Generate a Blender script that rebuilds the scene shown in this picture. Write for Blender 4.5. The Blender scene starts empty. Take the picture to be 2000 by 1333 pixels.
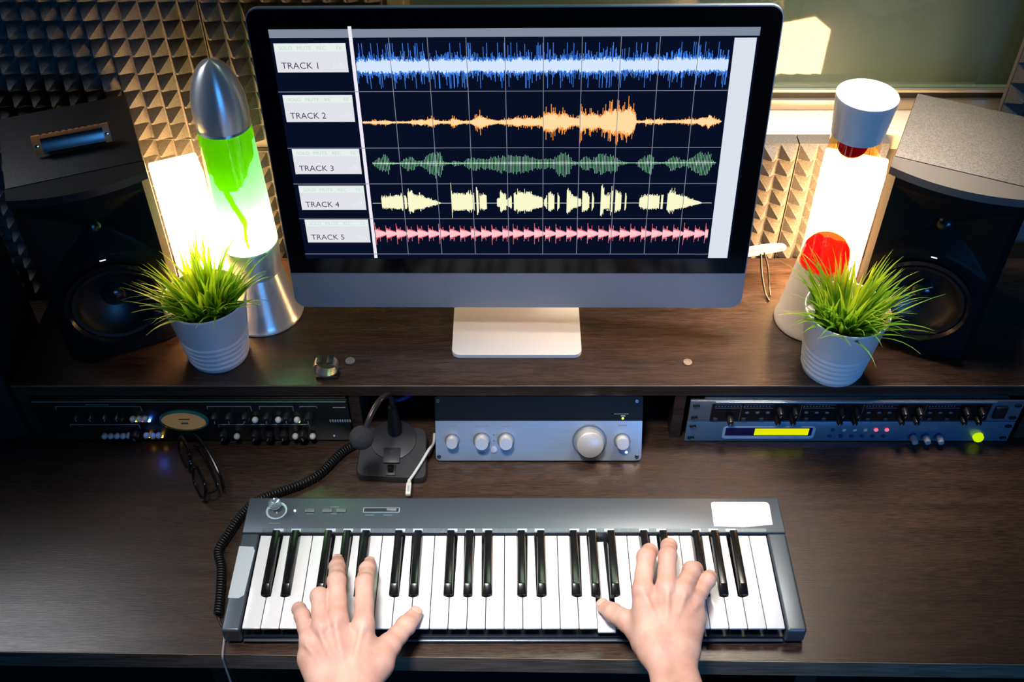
import bpy, bmesh, math, random
import numpy as np
from mathutils import Vector, Matrix
PI = math.pi
scene = bpy.context.scene
COL = scene.collection

# ------------------------------------------------------------------ camera, world, lights, exposure
cd = bpy.data.cameras.new('camera'); cam = bpy.data.objects.new('camera', cd); COL.objects.link(cam)
cd.sensor_width = 36.0; cd.lens = 2079.0/2000.0*36.0; cd.clip_start = 0.02
cam.location = (0, 0, 1.966); cam.rotation_euler = (math.radians(90-44), 0, 0)
scene.camera = cam
scene.view_settings.view_transform = 'Standard'; scene.view_settings.look = 'None'
scene.view_settings.exposure = 0.0; scene.view_settings.gamma = 1.0
scene.view_settings.use_curve_mapping = False
world = bpy.data.worlds.new('world'); scene.world = world; world.use_nodes = True
bgn = world.node_tree.nodes['Background']
bgn.inputs[0].default_value = (0.10, 0.18, 0.35, 1); bgn.inputs[1].default_value = 0.05

def area_light(name, loc, target, size, power, color, size_y=None, spread=180):
    l = bpy.data.lights.new(name, 'AREA'); l.energy = power; l.color = color
    l.shape = 'RECTANGLE'; l.size = size; l.size_y = size_y or size; l.spread = math.radians(spread)
    o = bpy.data.objects.new(name, l); COL.objects.link(o); o.location = loc
    o.rotation_euler = (Vector(target)-Vector(loc)).to_track_quat('-Z', 'Y').to_euler()
    return o
def point_light(name, loc, power, color, radius=0.01):
    l = bpy.data.lights.new(name, 'POINT'); l.energy = power; l.color = color; l.shadow_soft_size = radius
    o = bpy.data.objects.new(name, l); COL.objects.link(o); o.location = loc
    return o
area_light('ceiling_key_light', (-0.22, 0.42, 2.55), (0.0, 0.70, 0.75), 0.30, 2.5, (1.0, 0.95, 0.94), spread=34)
area_light('blue_room_light', (0.85, -1.35, 1.40), (0.30, 1.0, 0.85), 0.9, 3.7, (0.07, 0.38, 1.0), size_y=.5, spread=70)
area_light('left_room_light', (-1.5, 1.22, 2.0), (-0.5, 0.95, 0.8), 0.8, 2.4, (0.72, 0.84, 1.0), spread=120)

area_light('desk_left_lamp', (-1.15, 1.27, 1.82), (-0.5, 0.78, 0.75), 0.45, 1.2, (0.95, 0.95, 1.0), spread=90)
area_light('window_side_lamp', (0.44, 1.23, 1.80), (0.40, 1.17, 0.85), 0.22, 2.6, (1.0, 0.86, 0.72), spread=58)

# ------------------------------------------------------------------ materials
MATS = {}
def mat(name, base=(.5, .5, .5), rough=.5, metal=0.0, **kw):
    if name in MATS: return MATS[name]
    m = bpy.data.materials.new(name); m.use_nodes = True
    b = m.node_tree.nodes['Principled BSDF']
    b.inputs['Base Color'].default_value = (*base, 1); b.inputs['Roughness'].default_value = rough
    b.inputs['Metallic'].default_value = metal
    for k, v in kw.items():
        b.inputs[k.replace('_', ' ')].default_value = v
    MATS[name] = m
    return m
def nd(m, t, **kw):
    n = m.node_tree.nodes.new(t)
    for k, v in kw.items(): setattr(n, k, v)
    return n
def lk(m, a, b): m.node_tree.links.new(a, b)
def noise_mat(name, c1, c2, rough, scale=(1, 1, 1), nscale=50, detail=6, bump=0.0, metal=0, lo=.35, hi=.65, rvar=0.0, **kw):
    m = mat(name, c1, rough, metal, **kw); b = m.node_tree.nodes['Principled BSDF']
    tc = nd(m, 'ShaderNodeTexCoord'); mp = nd(m, 'ShaderNodeMapping'); mp.inputs['Scale'].default_value = scale
    nz = nd(m, 'ShaderNodeTexNoise'); nz.inputs['Scale'].default_value = nscale; nz.inputs['Detail'].default_value = detail
    rp = nd(m, 'ShaderNodeValToRGB'); rp.color_ramp.elements[0].position = lo; rp.color_ramp.elements[1].position = hi
    rp.color_ramp.elements[0].color = (*c1, 1); rp.color_ramp.elements[1].color = (*c2, 1)
    lk(m, tc.outputs['Object'], mp.inputs[0]); lk(m, mp.outputs[0], nz.inputs['Vector']); lk(m, nz.outputs['Fac'], rp.inputs[0])
    lk(m, rp.outputs[0], b.inputs['Base Color'])
    if rvar:
        mr = nd(m, 'ShaderNodeMapRange'); mr.inputs[3].default_value = rough-rvar; mr.inputs[4].default_value = rough+rvar
        lk(m, nz.outputs['Fac'], mr.inputs[0]); lk(m, mr.outputs[0], b.inputs['Roughness'])
    if bump:
        bp = nd(m, 'ShaderNodeBump'); bp.inputs['Strength'].default_value = bump; bp.inputs['Distance'].default_value = 0.0006
        lk(m, nz.outputs['Fac'], bp.inputs['Height']); lk(m, bp.outputs[0], b.inputs['Normal'])
    return m
def emis(name, color, strength=1.0):
    if name in MATS: return MATS[name]
    m = bpy.data.materials.new(name); m.use_nodes = True; nt = m.node_tree
    nt.nodes.clear(); e = nt.nodes.new('ShaderNodeEmission'); o = nt.nodes.new('ShaderNodeOutputMaterial')
    e.inputs[0].default_value = (*color, 1); e.inputs[1].default_value = strength
    nt.links.new(e.outputs[0], o.inputs[0]); MATS[name] = m
    return m

def wood_mat():
    m = mat('dark_wood', (.03, .02, .015), .27); b = m.node_tree.nodes['Principled BSDF']
    tc = nd(m, 'ShaderNodeTexCoord')
    def nz(sc, scale, det, dist=0):
        mp = nd(m, 'ShaderNodeMapping'); mp.inputs['Scale'].default_value = sc
        n = nd(m, 'ShaderNodeTexNoise'); n.inputs['Scale'].default_value = scale; n.inputs['Detail'].default_value = det; n.inputs['Distortion'].default_value = dist
        lk(m, tc.outputs['Object'], mp.inputs[0]); lk(m, mp.outputs[0], n.inputs['Vector']); return n.outputs['Fac']
    a = nz((7, 110, 110), 6, 6); c = nz((1.1, 14, 14), 4, 5, .4); d = nz((22, 330, 330), 5, 3)
    def mix(x, y, f):
        k = nd(m, 'ShaderNodeMix'); k.inputs[0].default_value = f; lk(m, x, k.inputs[2]); lk(m, y, k.inputs[3]); return k.outputs[0]
    h = mix(mix(a, c, .35), d, .28)
    rp = nd(m, 'ShaderNodeValToRGB'); e = rp.color_ramp.elements
    e[0].position = .40; e[0].color = (.0105, .0058, .0042, 1); e[1].position = .61; e[1].color = (.070, .041, .029, 1)
    lk(m, h, rp.inputs[0]); lk(m, rp.outputs[0], b.inputs['Base Color'])
    mr = nd(m, 'ShaderNodeMapRange'); mr.inputs[1].default_value = .35; mr.inputs[2].default_value = .65; mr.inputs[3].default_value = .34; mr.inputs[4].default_value = .22
    lk(m, h, mr.inputs[0]); lk(m, mr.outputs[0], b.inputs['Roughness'])
    bp = nd(m, 'ShaderNodeBump'); bp.inputs['Strength'].default_value = .35; bp.inputs['Distance'].default_value = .0004
    lk(m, h, bp.inputs['Height']); lk(m, bp.outputs[0], b.inputs['Normal'])
    return m
WOOD = wood_mat()
WOOD_EDGE = noise_mat('wood_edge_band', (.10, .072, .05), (.20, .15, .11), .4, scale=(2, 30, 30), nscale=9)
FOAM = noise_mat('charcoal_foam', (.085, .082, .08), (.14, .135, .13), .85, nscale=420, detail=3, bump=.8)
BLACK = mat('black_plastic', (.008, .008, .009), .42)
BLACKTEX = noise_mat('black_textured_vinyl', (.006, .0055, .0055), (.014, .013, .012), .6, nscale=500, detail=2, bump=.5)
LITTEX = noise_mat('lit_black_vinyl', (.10, .092, .085), (.19, .175, .16), .42, nscale=500, detail=2, bump=.5)  # black vinyl paled, with the light on the right speaker put into its colour
GLOSSBLACK = mat('gloss_black', (.003, .003, .004), .12, **{'Specular_IOR_Level': .22})
RUBBER = mat('black_rubber', (.010, .010, .011), .6)
ALU = mat('brushed_aluminium', (.86, .85, .84), .32, .62, Anisotropic=.85, Anisotropic_Rotation=.25)
for _m in (ALU,):
    tg = nd(_m, 'ShaderNodeTangent'); tg.direction_type = 'RADIAL'; tg.axis = 'Z'
    lk(_m, tg.outputs[0], _m.node_tree.nodes['Principled BSDF'].inputs['Tangent'])
SILVER = noise_mat('silver_panel', (.31, .37, .43), (.35, .41, .47), .40, scale=(2, 60, 60), nscale=20, metal=.55)
CHROME = mat('chrome', (.75, .76, .78), .14, 1.0)
KNOBSILVER = mat('knob_silver', (.66, .65, .63), .38, .5)
MONALU = mat('monitor_aluminium', (.40, .42, .46), .42, .55)
FOOTALU = mat('stand_aluminium', (.88, .86, .83), .35, .2)
WHITE = mat('white_ceramic', (.78, .79, .80), .32)
WKEY = mat('white_key_plastic', (.70, .70, .71), .22, **{'Coat_Weight': .2})
BKEY = mat('black_key_plastic', (.005, .005, .006), .18, **{'Specular_IOR_Level': .4})
KBODY = noise_mat('slate_metallic_paint', (.085, .105, .13), (.10, .12, .145), .38, nscale=900, detail=1, metal=.55)
KDARK = mat('keybed_dark', (.006, .010, .018), .3)
STICKER = mat('cream_sticker', (.80, .76, .74), .45)
GREYTAPE = mat('grey_tape', (.50, .55, .58), .35)
RACKBLK = mat('rack_black', (.006, .010, .008), .35)
PRINT = mat('white_print', (.35, .38, .36), .5)
PRINTDIM = mat('grey_print', (.10, .12, .11), .5)
BLUEMETAL = noise_mat('rack_blue_metal', (.15, .30, .44), (.19, .36, .50), .36, scale=(2, 50, 50), nscale=20, metal=.6)
CREAMBTN = mat('cream_button', (.72, .69, .60), .35)
SILL = mat('sill_paint', (.78, .72, .62), .6)
WALLP = mat('wall_paint', (.16, .15, .14), .8)
DARKROOM = mat('dark_room', (.020, .020, .022), .8)
CABLEBLK = mat('black_cable', (.008, .008, .009), .35)
CABLEWHT = mat('white_cable', (.62, .64, .60), .45)
BLUEPLASTIC = mat('blue_cable', (.02, .10, .38), .4)

def skin_mat():
    m = mat('skin', (.70, .43, .32), .48, **{'Subsurface_Weight': .25, 'Subsurface_Scale': .006, 'Specular_IOR_Level': .35})
    b = m.node_tree.nodes['Principled BSDF']; b.inputs['Subsurface Radius'].default_value = (1, .35, .2)
    tc = nd(m, 'ShaderNodeTexCoord')
    n1 = nd(m, 'ShaderNodeTexNoise'); n1.inputs['Scale'].default_value = 38; n1.inputs['Detail'].default_value = 4
    rp = nd(m, 'ShaderNodeValToRGB'); rp.color_ramp.elements[0].position = .3; rp.color_ramp.elements[1].position = .72
    rp.color_ramp.elements[0].color = (.54, .29, .225, 1); rp.color_ramp.elements[1].color = (.66, .42, .33, 1)
    n2 = nd(m, 'ShaderNodeTexNoise'); n2.inputs['Scale'].default_value = 700; n2.inputs['Detail'].default_value = 4
    bp = nd(m, 'ShaderNodeBump'); bp.inputs['Strength'].default_value = .35; bp.inputs['Distance'].default_value = .0006
    lk(m, tc.outputs['Object'], n1.inputs['Vector']); lk(m, tc.outputs['Object'], n2.inputs['Vector'])
    lk(m, n1.outputs['Fac'], rp.inputs[0]); lk(m, rp.outputs[0], b.inputs['Base Color'])
    lk(m, n2.outputs['Fac'], bp.inputs['Height']); lk(m, bp.outputs[0], b.inputs['Normal'])
    return m
SKIN = skin_mat()
NAIL = mat('fingernail_skin', (.66, .42, .34), .42)

def transparent_tint(name, tint, gloss=.08, rough=.03, diff=0.0, dcol=(.5, .5, .5), gcol=(1, 1, 1)):
    """clear pane: tinted transparency, a thin film of dust, a surface reflection"""
    m = bpy.data.materials.new(name); m.use_nodes = True; nt = m.node_tree; nt.nodes.clear()
    tr = nt.nodes.new('ShaderNodeBsdfTransparent'); tr.inputs[0].default_value = (*tint, 1)
    gl = nt.nodes.new('ShaderNodeBsdfGlossy'); gl.inputs['Roughness'].default_value = rough; gl.inputs[0].default_value = (*gcol, 1)
    df = nt.nodes.new('ShaderNodeBsdfDiffuse'); df.inputs[0].default_value = (*dcol, 1)
    m1 = nt.nodes.new('ShaderNodeMixShader'); m1.inputs[0].default_value = diff
    fr = nt.nodes.new('ShaderNodeFresnel'); fr.inputs[0].default_value = 1.5
    ma = nt.nodes.new('ShaderNodeMath'); ma.operation = 'ADD'; ma.inputs[1].default_value = gloss
    m2 = nt.nodes.new('ShaderNodeMixShader'); o = nt.nodes.new('ShaderNodeOutputMaterial')
    nt.links.new(tr.outputs[0], m1.inputs[1]); nt.links.new(df.outputs[0], m1.inputs[2])
    ge = nt.nodes.new('ShaderNodeNewGeometry'); inv = nt.nodes.new('ShaderNodeMath'); inv.operation = 'SUBTRACT'; inv.inputs[0].default_value = 1.0
    mu = nt.nodes.new('ShaderNodeMath'); mu.operation = 'MULTIPLY'; mu.use_clamp = True
    nt.links.new(ge.outputs['Backfacing'], inv.inputs[1])     # only the outer face of the pane reflects
    nt.links.new(fr.outputs[0], ma.inputs[0]); nt.links.new(ma.outputs[0], mu.inputs[0]); nt.links.new(inv.outputs[0], mu.inputs[1]); nt.links.new(mu.outputs[0], m2.inputs[0])
    nt.links.new(m1.outputs[0], m2.inputs[1]); nt.links.new(gl.outputs[0], m2.inputs[2])
    nt.links.new(m2.outputs[0], o.inputs[0]); MATS[name] = m
    return m
def translucent(name, col, mixd=.25, gloss=.06):
    m = bpy.data.materials.new(name); m.use_nodes = True; nt = m.node_tree; nt.nodes.clear()
    t = nt.nodes.new('ShaderNodeBsdfTranslucent'); t.inputs[0].default_value = (*col, 1)
    d = nt.nodes.new('ShaderNodeBsdfDiffuse'); d.inputs[0].default_value = (*col, 1)
    g = nt.nodes.new('ShaderNodeBsdfGlossy'); g.inputs['Roughness'].default_value = .08
    a = nt.nodes.new('ShaderNodeMixShader'); a.inputs[0].default_value = mixd
    b = nt.nodes.new('ShaderNodeMixShader'); b.inputs[0].default_value = gloss
    o = nt.nodes.new('ShaderNodeOutputMaterial')
    nt.links.new(t.outputs[0], a.inputs[1]); nt.links.new(d.outputs[0], a.inputs[2])
    nt.links.new(a.outputs[0], b.inputs[1]); nt.links.new(g.outputs[0], b.inputs[2]); nt.links.new(b.outputs[0], o.inputs[0])
    MATS[name] = m
    return m

# ------------------------------------------------------------------ mesh helpers
class MB:
    def __init__(s): s.bm = bmesh.new()
    def box(s, x0, x1, y0, y1, z0, z1, r=0.0, seg=2, M=None):
        ret = bmesh.ops.create_cube(s.bm, size=1.0)
        vs = ret['verts']
        for v in vs: v.co = Vector((x0+(v.co.x+.5)*(x1-x0), y0+(v.co.y+.5)*(y1-y0), z0+(v.co.z+.5)*(z1-z0)))
        if r > 0:
            es = set(e for v in vs for e in v.link_edges)
            out = bmesh.ops.bevel(s.bm, geom=list(es), offset=r, segments=seg, profile=.5, affect='EDGES')
            vs = list(set(vs_ for f in out['faces'] for vs_ in f.verts) | set(v for v in vs if v.is_valid))
        if M is not None:
            seen = set(); stack = [v for v in vs if v.is_valid]
            while stack:
                v = stack.pop()
                if v in seen: continue
                seen.add(v); stack.extend(e.other_vert(v) for e in v.link_edges)
            for v in seen: v.co = M @ v.co
        return s
    def faces(s, verts, faces, M=None):
        bv = [s.bm.verts.new((M @ Vector(v)) if M is not None else v) for v in verts]
        for f in faces:
            try: s.bm.faces.new([bv[i] for i in f])
            except ValueError: pass
        return s
    def lathe(s, prof, c=(0, 0, 0), n=48, M=None, close=False, caps=True):
        """prof: list of (r, z) from bottom to top, about the z axis through c"""
        V = []; Fc = []
        for r, z in prof:
            for i in range(n):
                a = 2*PI*i/n; V.append(Vector((c[0]+r*math.cos(a), c[1]+r*math.sin(a), c[2]+z)))
        k = len(prof)
        for j in range(k-1):
            for i in range(n):
                i2 = (i+1) % n
                Fc.append((j*n+i, j*n+i2, (j+1)*n+i2, (j+1)*n+i))
        if caps:
            if prof[0][0] > 1e-5: Fc.append(tuple(reversed(range(n))))
            if prof[-1][0] > 1e-5: Fc.append(tuple((k-1)*n+i for i in range(n)))
        s.faces(V, Fc, M)
        return s
    def tube(s, pts, r, n=8, closed=False, caps=True):
        pts = [Vector(p) for p in pts]; N = len(pts)
        rr = r if isinstance(r, (list, tuple)) else [r]*N
        up = Vector((0, 0, 1)); V = []; Fc = []; prev = None
        for i, p in enumerate(pts):
            if closed: t = pts[(i+1) % N]-pts[i-1]
            else: t = pts[min(i+1, N-1)]-pts[max(i-1, 0)]
            t.normalize()
            if prev is None:
                a = t.cross(up)
                if a.length < .1: a = t.cross(Vector((1, 0, 0)))
            else: a = prev-t*prev.dot(t)
            a.normalize(); prev = a; b = t.cross(a)
            for k in range(n):
                an = 2*PI*k/n; V.append(p+(a*math.cos(an)+b*math.sin(an))*rr[i])
        for i in range(N if closed else N-1):
            for k in range(n):
                k2 = (k+1) % n; j = (i+1) % N
                Fc.append((i*n+k, i*n+k2, j*n+k2, j*n+k))
        if caps and not closed:
            Fc.append(tuple(range(n))[::-1]); Fc.append(tuple((N-1)*n+k for k in range(n)))
        return s.faces(V, Fc)
    def prism(s, poly, h0, h1, axis='z', M=None):
        """poly of 2d points extruded between h0 and h1 along axis"""
        def P(a, b, h):
            return Vector((a, b, h)) if axis == 'z' else (Vector((a, h, b)) if axis == 'y' else Vector((h, a, b)))
        n = len(poly)
        V = [P(a, b, h0) for a, b in poly]+[P(a, b, h1) for a, b in poly]
        Fc = [tuple(range(n))[::-1], tuple(range(n, 2*n))]+[(i, (i+1) % n, n+(i+1) % n, n+i) for i in range(n)]
        return s.faces(V, Fc, M)
    def sphere(s, c, r, n=24, sc=(1, 1, 1), M=None):
        k = n//2
        prof = [(max(r*math.sin(PI*j/k), 1e-6)*1.0, -r*math.cos(PI*j/k)) for j in range(k+1)]
        V = []; Fc = []
        for pr_, z in prof:
            for i in range(n):
                a = 2*PI*i/n; V.append(Vector((c[0]+pr_*math.cos(a)*sc[0], c[1]+pr_*math.sin(a)*sc[1], c[2]+z*sc[2])))
        for j in range(k):
            for i in range(n):
                i2 = (i+1) % n; Fc.append((j*n+i, j*n+i2, (j+1)*n+i2, (j+1)*n+i))
        return s.faces(V, Fc, M)
    def build(s, name, m, parent=None, smooth=40, label=None, fixn=True):
        bm = s.bm
        bmesh.ops.remove_doubles(bm, verts=bm.verts, dist=1e-6)
        if fixn: bmesh.ops.recalc_face_normals(bm, faces=bm.faces)
        me = bpy.data.meshes.new(name); bm.to_mesh(me); bm.free()
        for p in me.polygons: p.use_smooth = smooth > 0
        if smooth > 0 and smooth < 180: me.set_sharp_from_angle(angle=math.radians(smooth))
        me.materials.append(m)
        o = bpy.data.objects.new(name, me); COL.objects.link(o)
        if parent is not None:
            o.parent = parent
            if parent.type == 'MESH' or parent.get('_world'):
                pass
        else:
            # a thing that is one mesh: origin at the middle of its base
            co = np.array([v.co for v in me.vertices]); lo = co.min(0); hi = co.max(0)
            c = Vector(((lo[0]+hi[0])/2, (lo[1]+hi[1])/2, lo[2]))
            me.transform(Matrix.Translation(-c)); o.location = c
        if label: o['label'] = label
        return o
def tag(o, label, cat, group=None):
    o['label'] = label; o['category'] = cat
    if group: o['group'] = group
    return o
def thing(name, label, cat, loc, rotz=0, group=None):
    o = bpy.data.objects.new(name, None); COL.objects.link(o); o.location = loc; o.rotation_euler = (0, 0, rotz)
    o.empty_display_size = .02
    return tag(o, label, cat, group)
def struct(o): o['kind'] = 'structure'; return o
def Tr(x, y, z): return Matrix.Translation((x, y, z))
def Rx(a): return Matrix.Rotation(a, 4, 'X')
def Ry(a): return Matrix.Rotation(a, 4, 'Y')
def Rz(a): return Matrix.Rotation(a, 4, 'Z')
def bez(pts, n=12):
    """Catmull-Rom through points"""
    P = [Vector(p) for p in pts]; P = [P[0]*2-P[1]]+P+[P[-1]*2-P[-2]]; out = []
    for i in range(1, len(P)-2):
        for k in range(n):
            t = k/n; a, b, c, d = P[i-1:i+3]
            out.append(.5*((2*b)+(c-a)*t+(2*a-5*b+4*c-d)*t*t+(3*b-a-3*c+d)*t**3))
    out.append(P[-2]); return out

# ------------------------------------------------------------------ the room
DZ = .75; SZ = .866; KZ = .781      # desk top, shelf top, key top
WY = 1.392                          # wall face behind the desk
struct(MB().box(-2.2, 2.2, -1.8, 2.9, -.05, 0).build('floor', DARKROOM))
struct(MB().box(-2.2, 2.2, -1.8, 2.9, 2.75, 2.8).build('ceiling', DARKROOM))
struct(MB().box(-2.25, -2.2, -1.8, 2.9, 0, 2.75).build('wall_left', WALLP))
struct(MB().box(2.2, 2.25, -1.8, 2.9, 0, 2.75).build('wall_right', WALLP))
struct(MB().box(-2.2, 2.2, -1.85, -1.8, 0, 2.75).build('wall_front', DARKROOM))
GY = 1.465                          # window glass
wb = MB()
wb.box(-2.2, -.175, WY, WY+.13, 0, 2.75); wb.box(-.175, 2.2, WY, WY+.13, 0, 1.035); wb.box(-.175, 2.2, WY, WY+.13, 2.3, 2.75)
struct(wb.build('wall_back', WALLP, smooth=0))
win = thing('window_1', 'wide window above the desk with pale sill and greenish glass', 'window', (0, 0, 0)); struct(win)
del win['category']
MB().box(-.175, 2.2, 1.389, WY+.13, 1.036, 1.066, .003).build('window_sill', SILL, win)
fr = MB(); fr.box(-.175, 2.2, GY-.012, GY+.012, 1.0665, 1.084, .002); fr.box(-.175, -.150, WY-.002, GY+.02, 1.0665, 2.3, .002)
fr.build('window_frame', mat('frame_metal', (.40, .36, .30), .35, .6), win)
MB().box(-.15, 2.2, GY-.004, GY+.012, 1.0845, 1.0935).build('window_gasket', RUBBER, win)
MB().box(-.15, 2.2, GY-.006, GY+.012, 1.0940, 1.0985, .001).build('glazing_bead', mat('bead_metal', (.62, .56, .44), .3, .4), win)
GLASS = transparent_tint('window_glass', (.62, .68, .60), gloss=.03, rough=.045, diff=.22, dcol=(.21, .34, .36), gcol=(.66, .68, .75))
MB().box(-.15, 2.2, GY, GY+.004, 1.0990, 2.3).build('window_pane', GLASS, win)
struct(MB().box(-2.2, 2.2, 2.85, 2.9, 0, 2.75).build('wall_booth', noise_mat('booth_wall', (.10, .115, .09), (.13, .15, .12), .9, nscale=60)))
area_light('booth_light', (0.15, 1.75, 2.45), (.25, 2.6, 1.0), .5, 26, (.82, 1.0, .86))
bp_ = MB(); bp_.prism([(0, 0), (.30, -.05), (.34, .10), (.06, .12)], 0, .012, 'y', M=Tr(1.20, 2.10, 1.60) @ Rx(-.35))  # solid board added behind the pane in place of a reflection in it
tag(bp_.build('reflected_panel', mat('reflected_olive', (.42, .42, .32), .6)), 'pale pointed board standing in for a reflection in the window at the upper right', 'panel')
tag(MB().box(-.013, .013, -.004, .004, -.004, .004, .0035, M=Tr(1.115, 2.25, 1.235)).build('indicator_lamp', emis('green_indicator', (.35, .8, .4), 1.2)),
    'tiny green indicator light glowing beyond the window glass', 'light')
tag(MB().tube(bez([(.585, 1.75, 2.2), (.580, 1.75, 1.65), (.560, 1.75, 1.45), (.548, 1.75, 1.38)], 6), .006).build('reflected_cable', CABLEBLK),
    'dark cable standing in for a reflection in the window glass above white box lamp', 'cable')  # built behind the pane to stand for a cable mirrored in the glass

# acoustic foam
def foam_panel(x0, z0, nx, nz, p, label, group=None, y=WY-.004, depth=.027, base=.010, border=0.0):
    mb = MB(); V = []; Fc = []
    yb = y-base; W_ = nx*p; H_ = nz*p
    mb.box(x0, x0+W_, yb+.0005, y, z0, z0+H_, .0)
    e = p*.05; g = .0012
    for i in range(nx):
        for j in range(nz):
            a = x0+i*p+g; b = x0+(i+1)*p-g; c = z0+j*p+g; d = z0+(j+1)*p-g; cx = (a+b)/2; cz = (c+d)/2
            k = len(V); V += [(a, yb, c), (b, yb, c), (b, yb, d), (a, yb, d)]
            V += [(cx-e, yb-depth, cz-e), (cx+e, yb-depth, cz-e), (cx+e, yb-depth, cz+e), (cx-e, yb-depth, cz+e)]
            Fc += [(k, k+1, k+5, k+4), (k+1, k+2, k+6, k+5), (k+2, k+3, k+7, k+6), (k+3, k, k+4, k+7), (k+4, k+5, k+6, k+7)]
    mb.faces(V, Fc)
    o = mb.build('acoustic_foam_panel', FOAM, smooth=0)
    return tag(o, label, 'acoustic foam', group)
P_ = .0275
foam_panel(-.984, 1.065, 20, 18, P_, 'charcoal pyramid foam panel filling the upper left corner behind the harmonica speaker', None)
foam_panel(-.984, .76, 20, 11, P_, 'dark pyramid foam panel low behind the left speaker', None)
foam_panel(-.432, 1.060, 9, 18, .0280, 'narrow charcoal pyramid foam panel between silver lava lamp and computer', None)
foam_panel(-.432, .76, 9, 10, .0280, 'low pyramid foam panel behind the silver lava lamp base', None)
foam_panel(-.062, .7615, 18, 11, .0275, 'pyramid foam panel under the sill right of the computer', None, base=.026, depth=.024)
foam_panel(.435, .7615, 5, 11, .0275, 'pyramid foam panel under the sill behind white lava lamp', None, base=.026, depth=.024)
foam_panel(.745, 1.070, 9, 12, .034, 'bluish pyramid foam panel standing at right edge of window', None, y=WY+.03)
# ------------------------------------------------------------------ desk and raised shelf
desk = thing('studio_desk', 'dark brown wood grain studio desk with raised equipment shelf', 'desk', (0, 1.0, 0))
def L_(mb): mb.bm.transform(Tr(0, -1.0, 0)) if False else None
d = MB(); d.prism([(-1.3, -.296), (1.3, -.332), (1.3, .36), (-1.3, .36)], DZ-.035, DZ); d.build('desktop', WOOD, desk, smooth=0)
d = MB(); d.prism([(-1.3, -.2972), (1.3, -.3332), (1.3, -.3322), (-1.3, -.2962)], DZ-.034, DZ-.0004); d.build('front_edge_band', WOOD_EDGE, desk, smooth=0)
MB().box(-.716, 1.05, .0485, .332, SZ-.022, SZ).build('raised_shelf', WOOD, desk, smooth=0)
MB().box(-.716, 1.05, .0472, .0483, SZ-.0025, SZ-.0003).build('shelf_edge_band', WOOD_EDGE, desk, smooth=0)
for x0, x1 in ((-.716, -.697), (-.237, -.221), (.236, .252), (.752, .77)):
    MB().box(x0, x1, .05, .33, DZ+.0004, SZ-.0225).build('divider', WOOD, desk, smooth=0)
MB().box(-.6965, .7515, .322, .33, DZ+.0004, SZ-.0225).build('back_board', mat('blue_back_board', (.03, .06, .12), .6), desk, smooth=0)
MB().box(.5, 1.2, -.27, .3, .55, .569).build('lower_shelf', WOOD, desk, smooth=0)
for x0 in (-1.28, -.42, .40, 1.24):
    MB().box(x0, x0+.03, -.25, .34, .0, DZ-.0355).build('side_panel', WOOD, desk, smooth=0)
area_light('shelf_blue_light', (-.05, 1.29, .838), (-.08, 1.18, .76), .10, .10, (.05, .35, 1.0), size_y=.02)

# ------------------------------------------------------------------ all-in-one computer
X0, Y0, Z0, TILT, YAW, ROLL = .0075, 1.1546, .9198, .0879, -.023, .0171
comp = thing('desktop_computer', 'large all in one desktop computer showing coloured audio tracks', 'computer', (.0075, 1.165, SZ))
A_ = Vector((math.cos(YAW), math.sin(YAW), 0)); N_ = Vector((math.sin(YAW), -math.cos(YAW), 0))
U_ = Vector((0, 0, 1))*math.cos(TILT)-N_*math.sin(TILT); NN = A_.cross(U_)  # points to the viewer
O_ = Vector((X0, Y0, Z0))
RM = Matrix(((A_.x, U_.x, NN.x, 0), (A_.y, U_.y, NN.y, 0), (A_.z, U_.z, NN.z, 0), (0, 0, 0, 1)))
MM = Matrix.Translation(O_-Vector((.0075, 1.165, SZ))) @ RM @ Matrix.Rotation(ROLL, 4, 'Z')
# monitor frame: x across, y up the screen, z out of the glass
def rrect(x0, x1, y0, y1, r, n=8):
    out = []
    for cx, cy, a0 in ((x1-r, y0+r, -90), (x1-r, y1-r, 0), (x0+r, y1-r, 90), (x0+r, y0+r, 180)):
        for k in range(n+1):
            a = math.radians(a0+90*k/n); out.append((cx+r*math.cos(a), cy+r*math.sin(a)))
    return out
PH = .4513
hb = MB()
po = rrect(-.325, .325, 0, PH, .017)
rings = [(0.0, 1.0), (-.006, 1.0), (-.012, .985), (-.03, .80), (-.042, .45)]
V = []; Fc = []
for z, s in rings:
    for x, y in po: V.append((x*s, PH*.5+(y-PH*.5)*s, z-.0004))
n = len(po)
for j in range(len(rings)-1):
    for i in range(n): Fc.append((j*n+i, j*n+(i+1) % n, (j+1)*n+(i+1) % n, (j+1)*n+i))
Fc.append(tuple(range(n))); Fc.append(tuple(len(V)-n+i for i in range(n))[::-1])
hb.faces(V, Fc, MM); hb.build('housing', MONALU, comp)
gb = MB(); top = [p for p in rrect(-.3235, .3235, .0001, PH-.0015, .0155)]
gl = [(-.3235, .062)]+[(.3235, .062)]+[p for p in top if p[1] > .30]
gb.prism(gl, -.0002, .0008, 'z', MM); gb.build('front_glass', GLOSSBLACK, comp, smooth=20)
cb = MB(); ch = [p for p in top if p[1] < .05]; ch = [(.3235, .0612)]+[(-.3235, .0612)]+[p for p in top if p[1] < .05 and p[0] < 0]+[p for p in top if p[1] < .05 and p[0] > 0]
cb.prism(ch, -.0002, .0006, 'z', MM); cb.build('chin', MONALU, comp, smooth=20)
# stand
st = MB()
st.prism(rrect(-.0955, .0945, -.062, .118, .012), 0.0004, .0065, 'z'); st.build('stand_foot', FOOTALU, comp, smooth=40)
nk = MB(); nk.prism([(.118, .0066), (.112, .0066), (.055, .115), (.045, .19), (.053, .195), (.064, .12)], -.085, .085, 'x')
nk.build('stand_neck', FOOTALU, comp)

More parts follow.
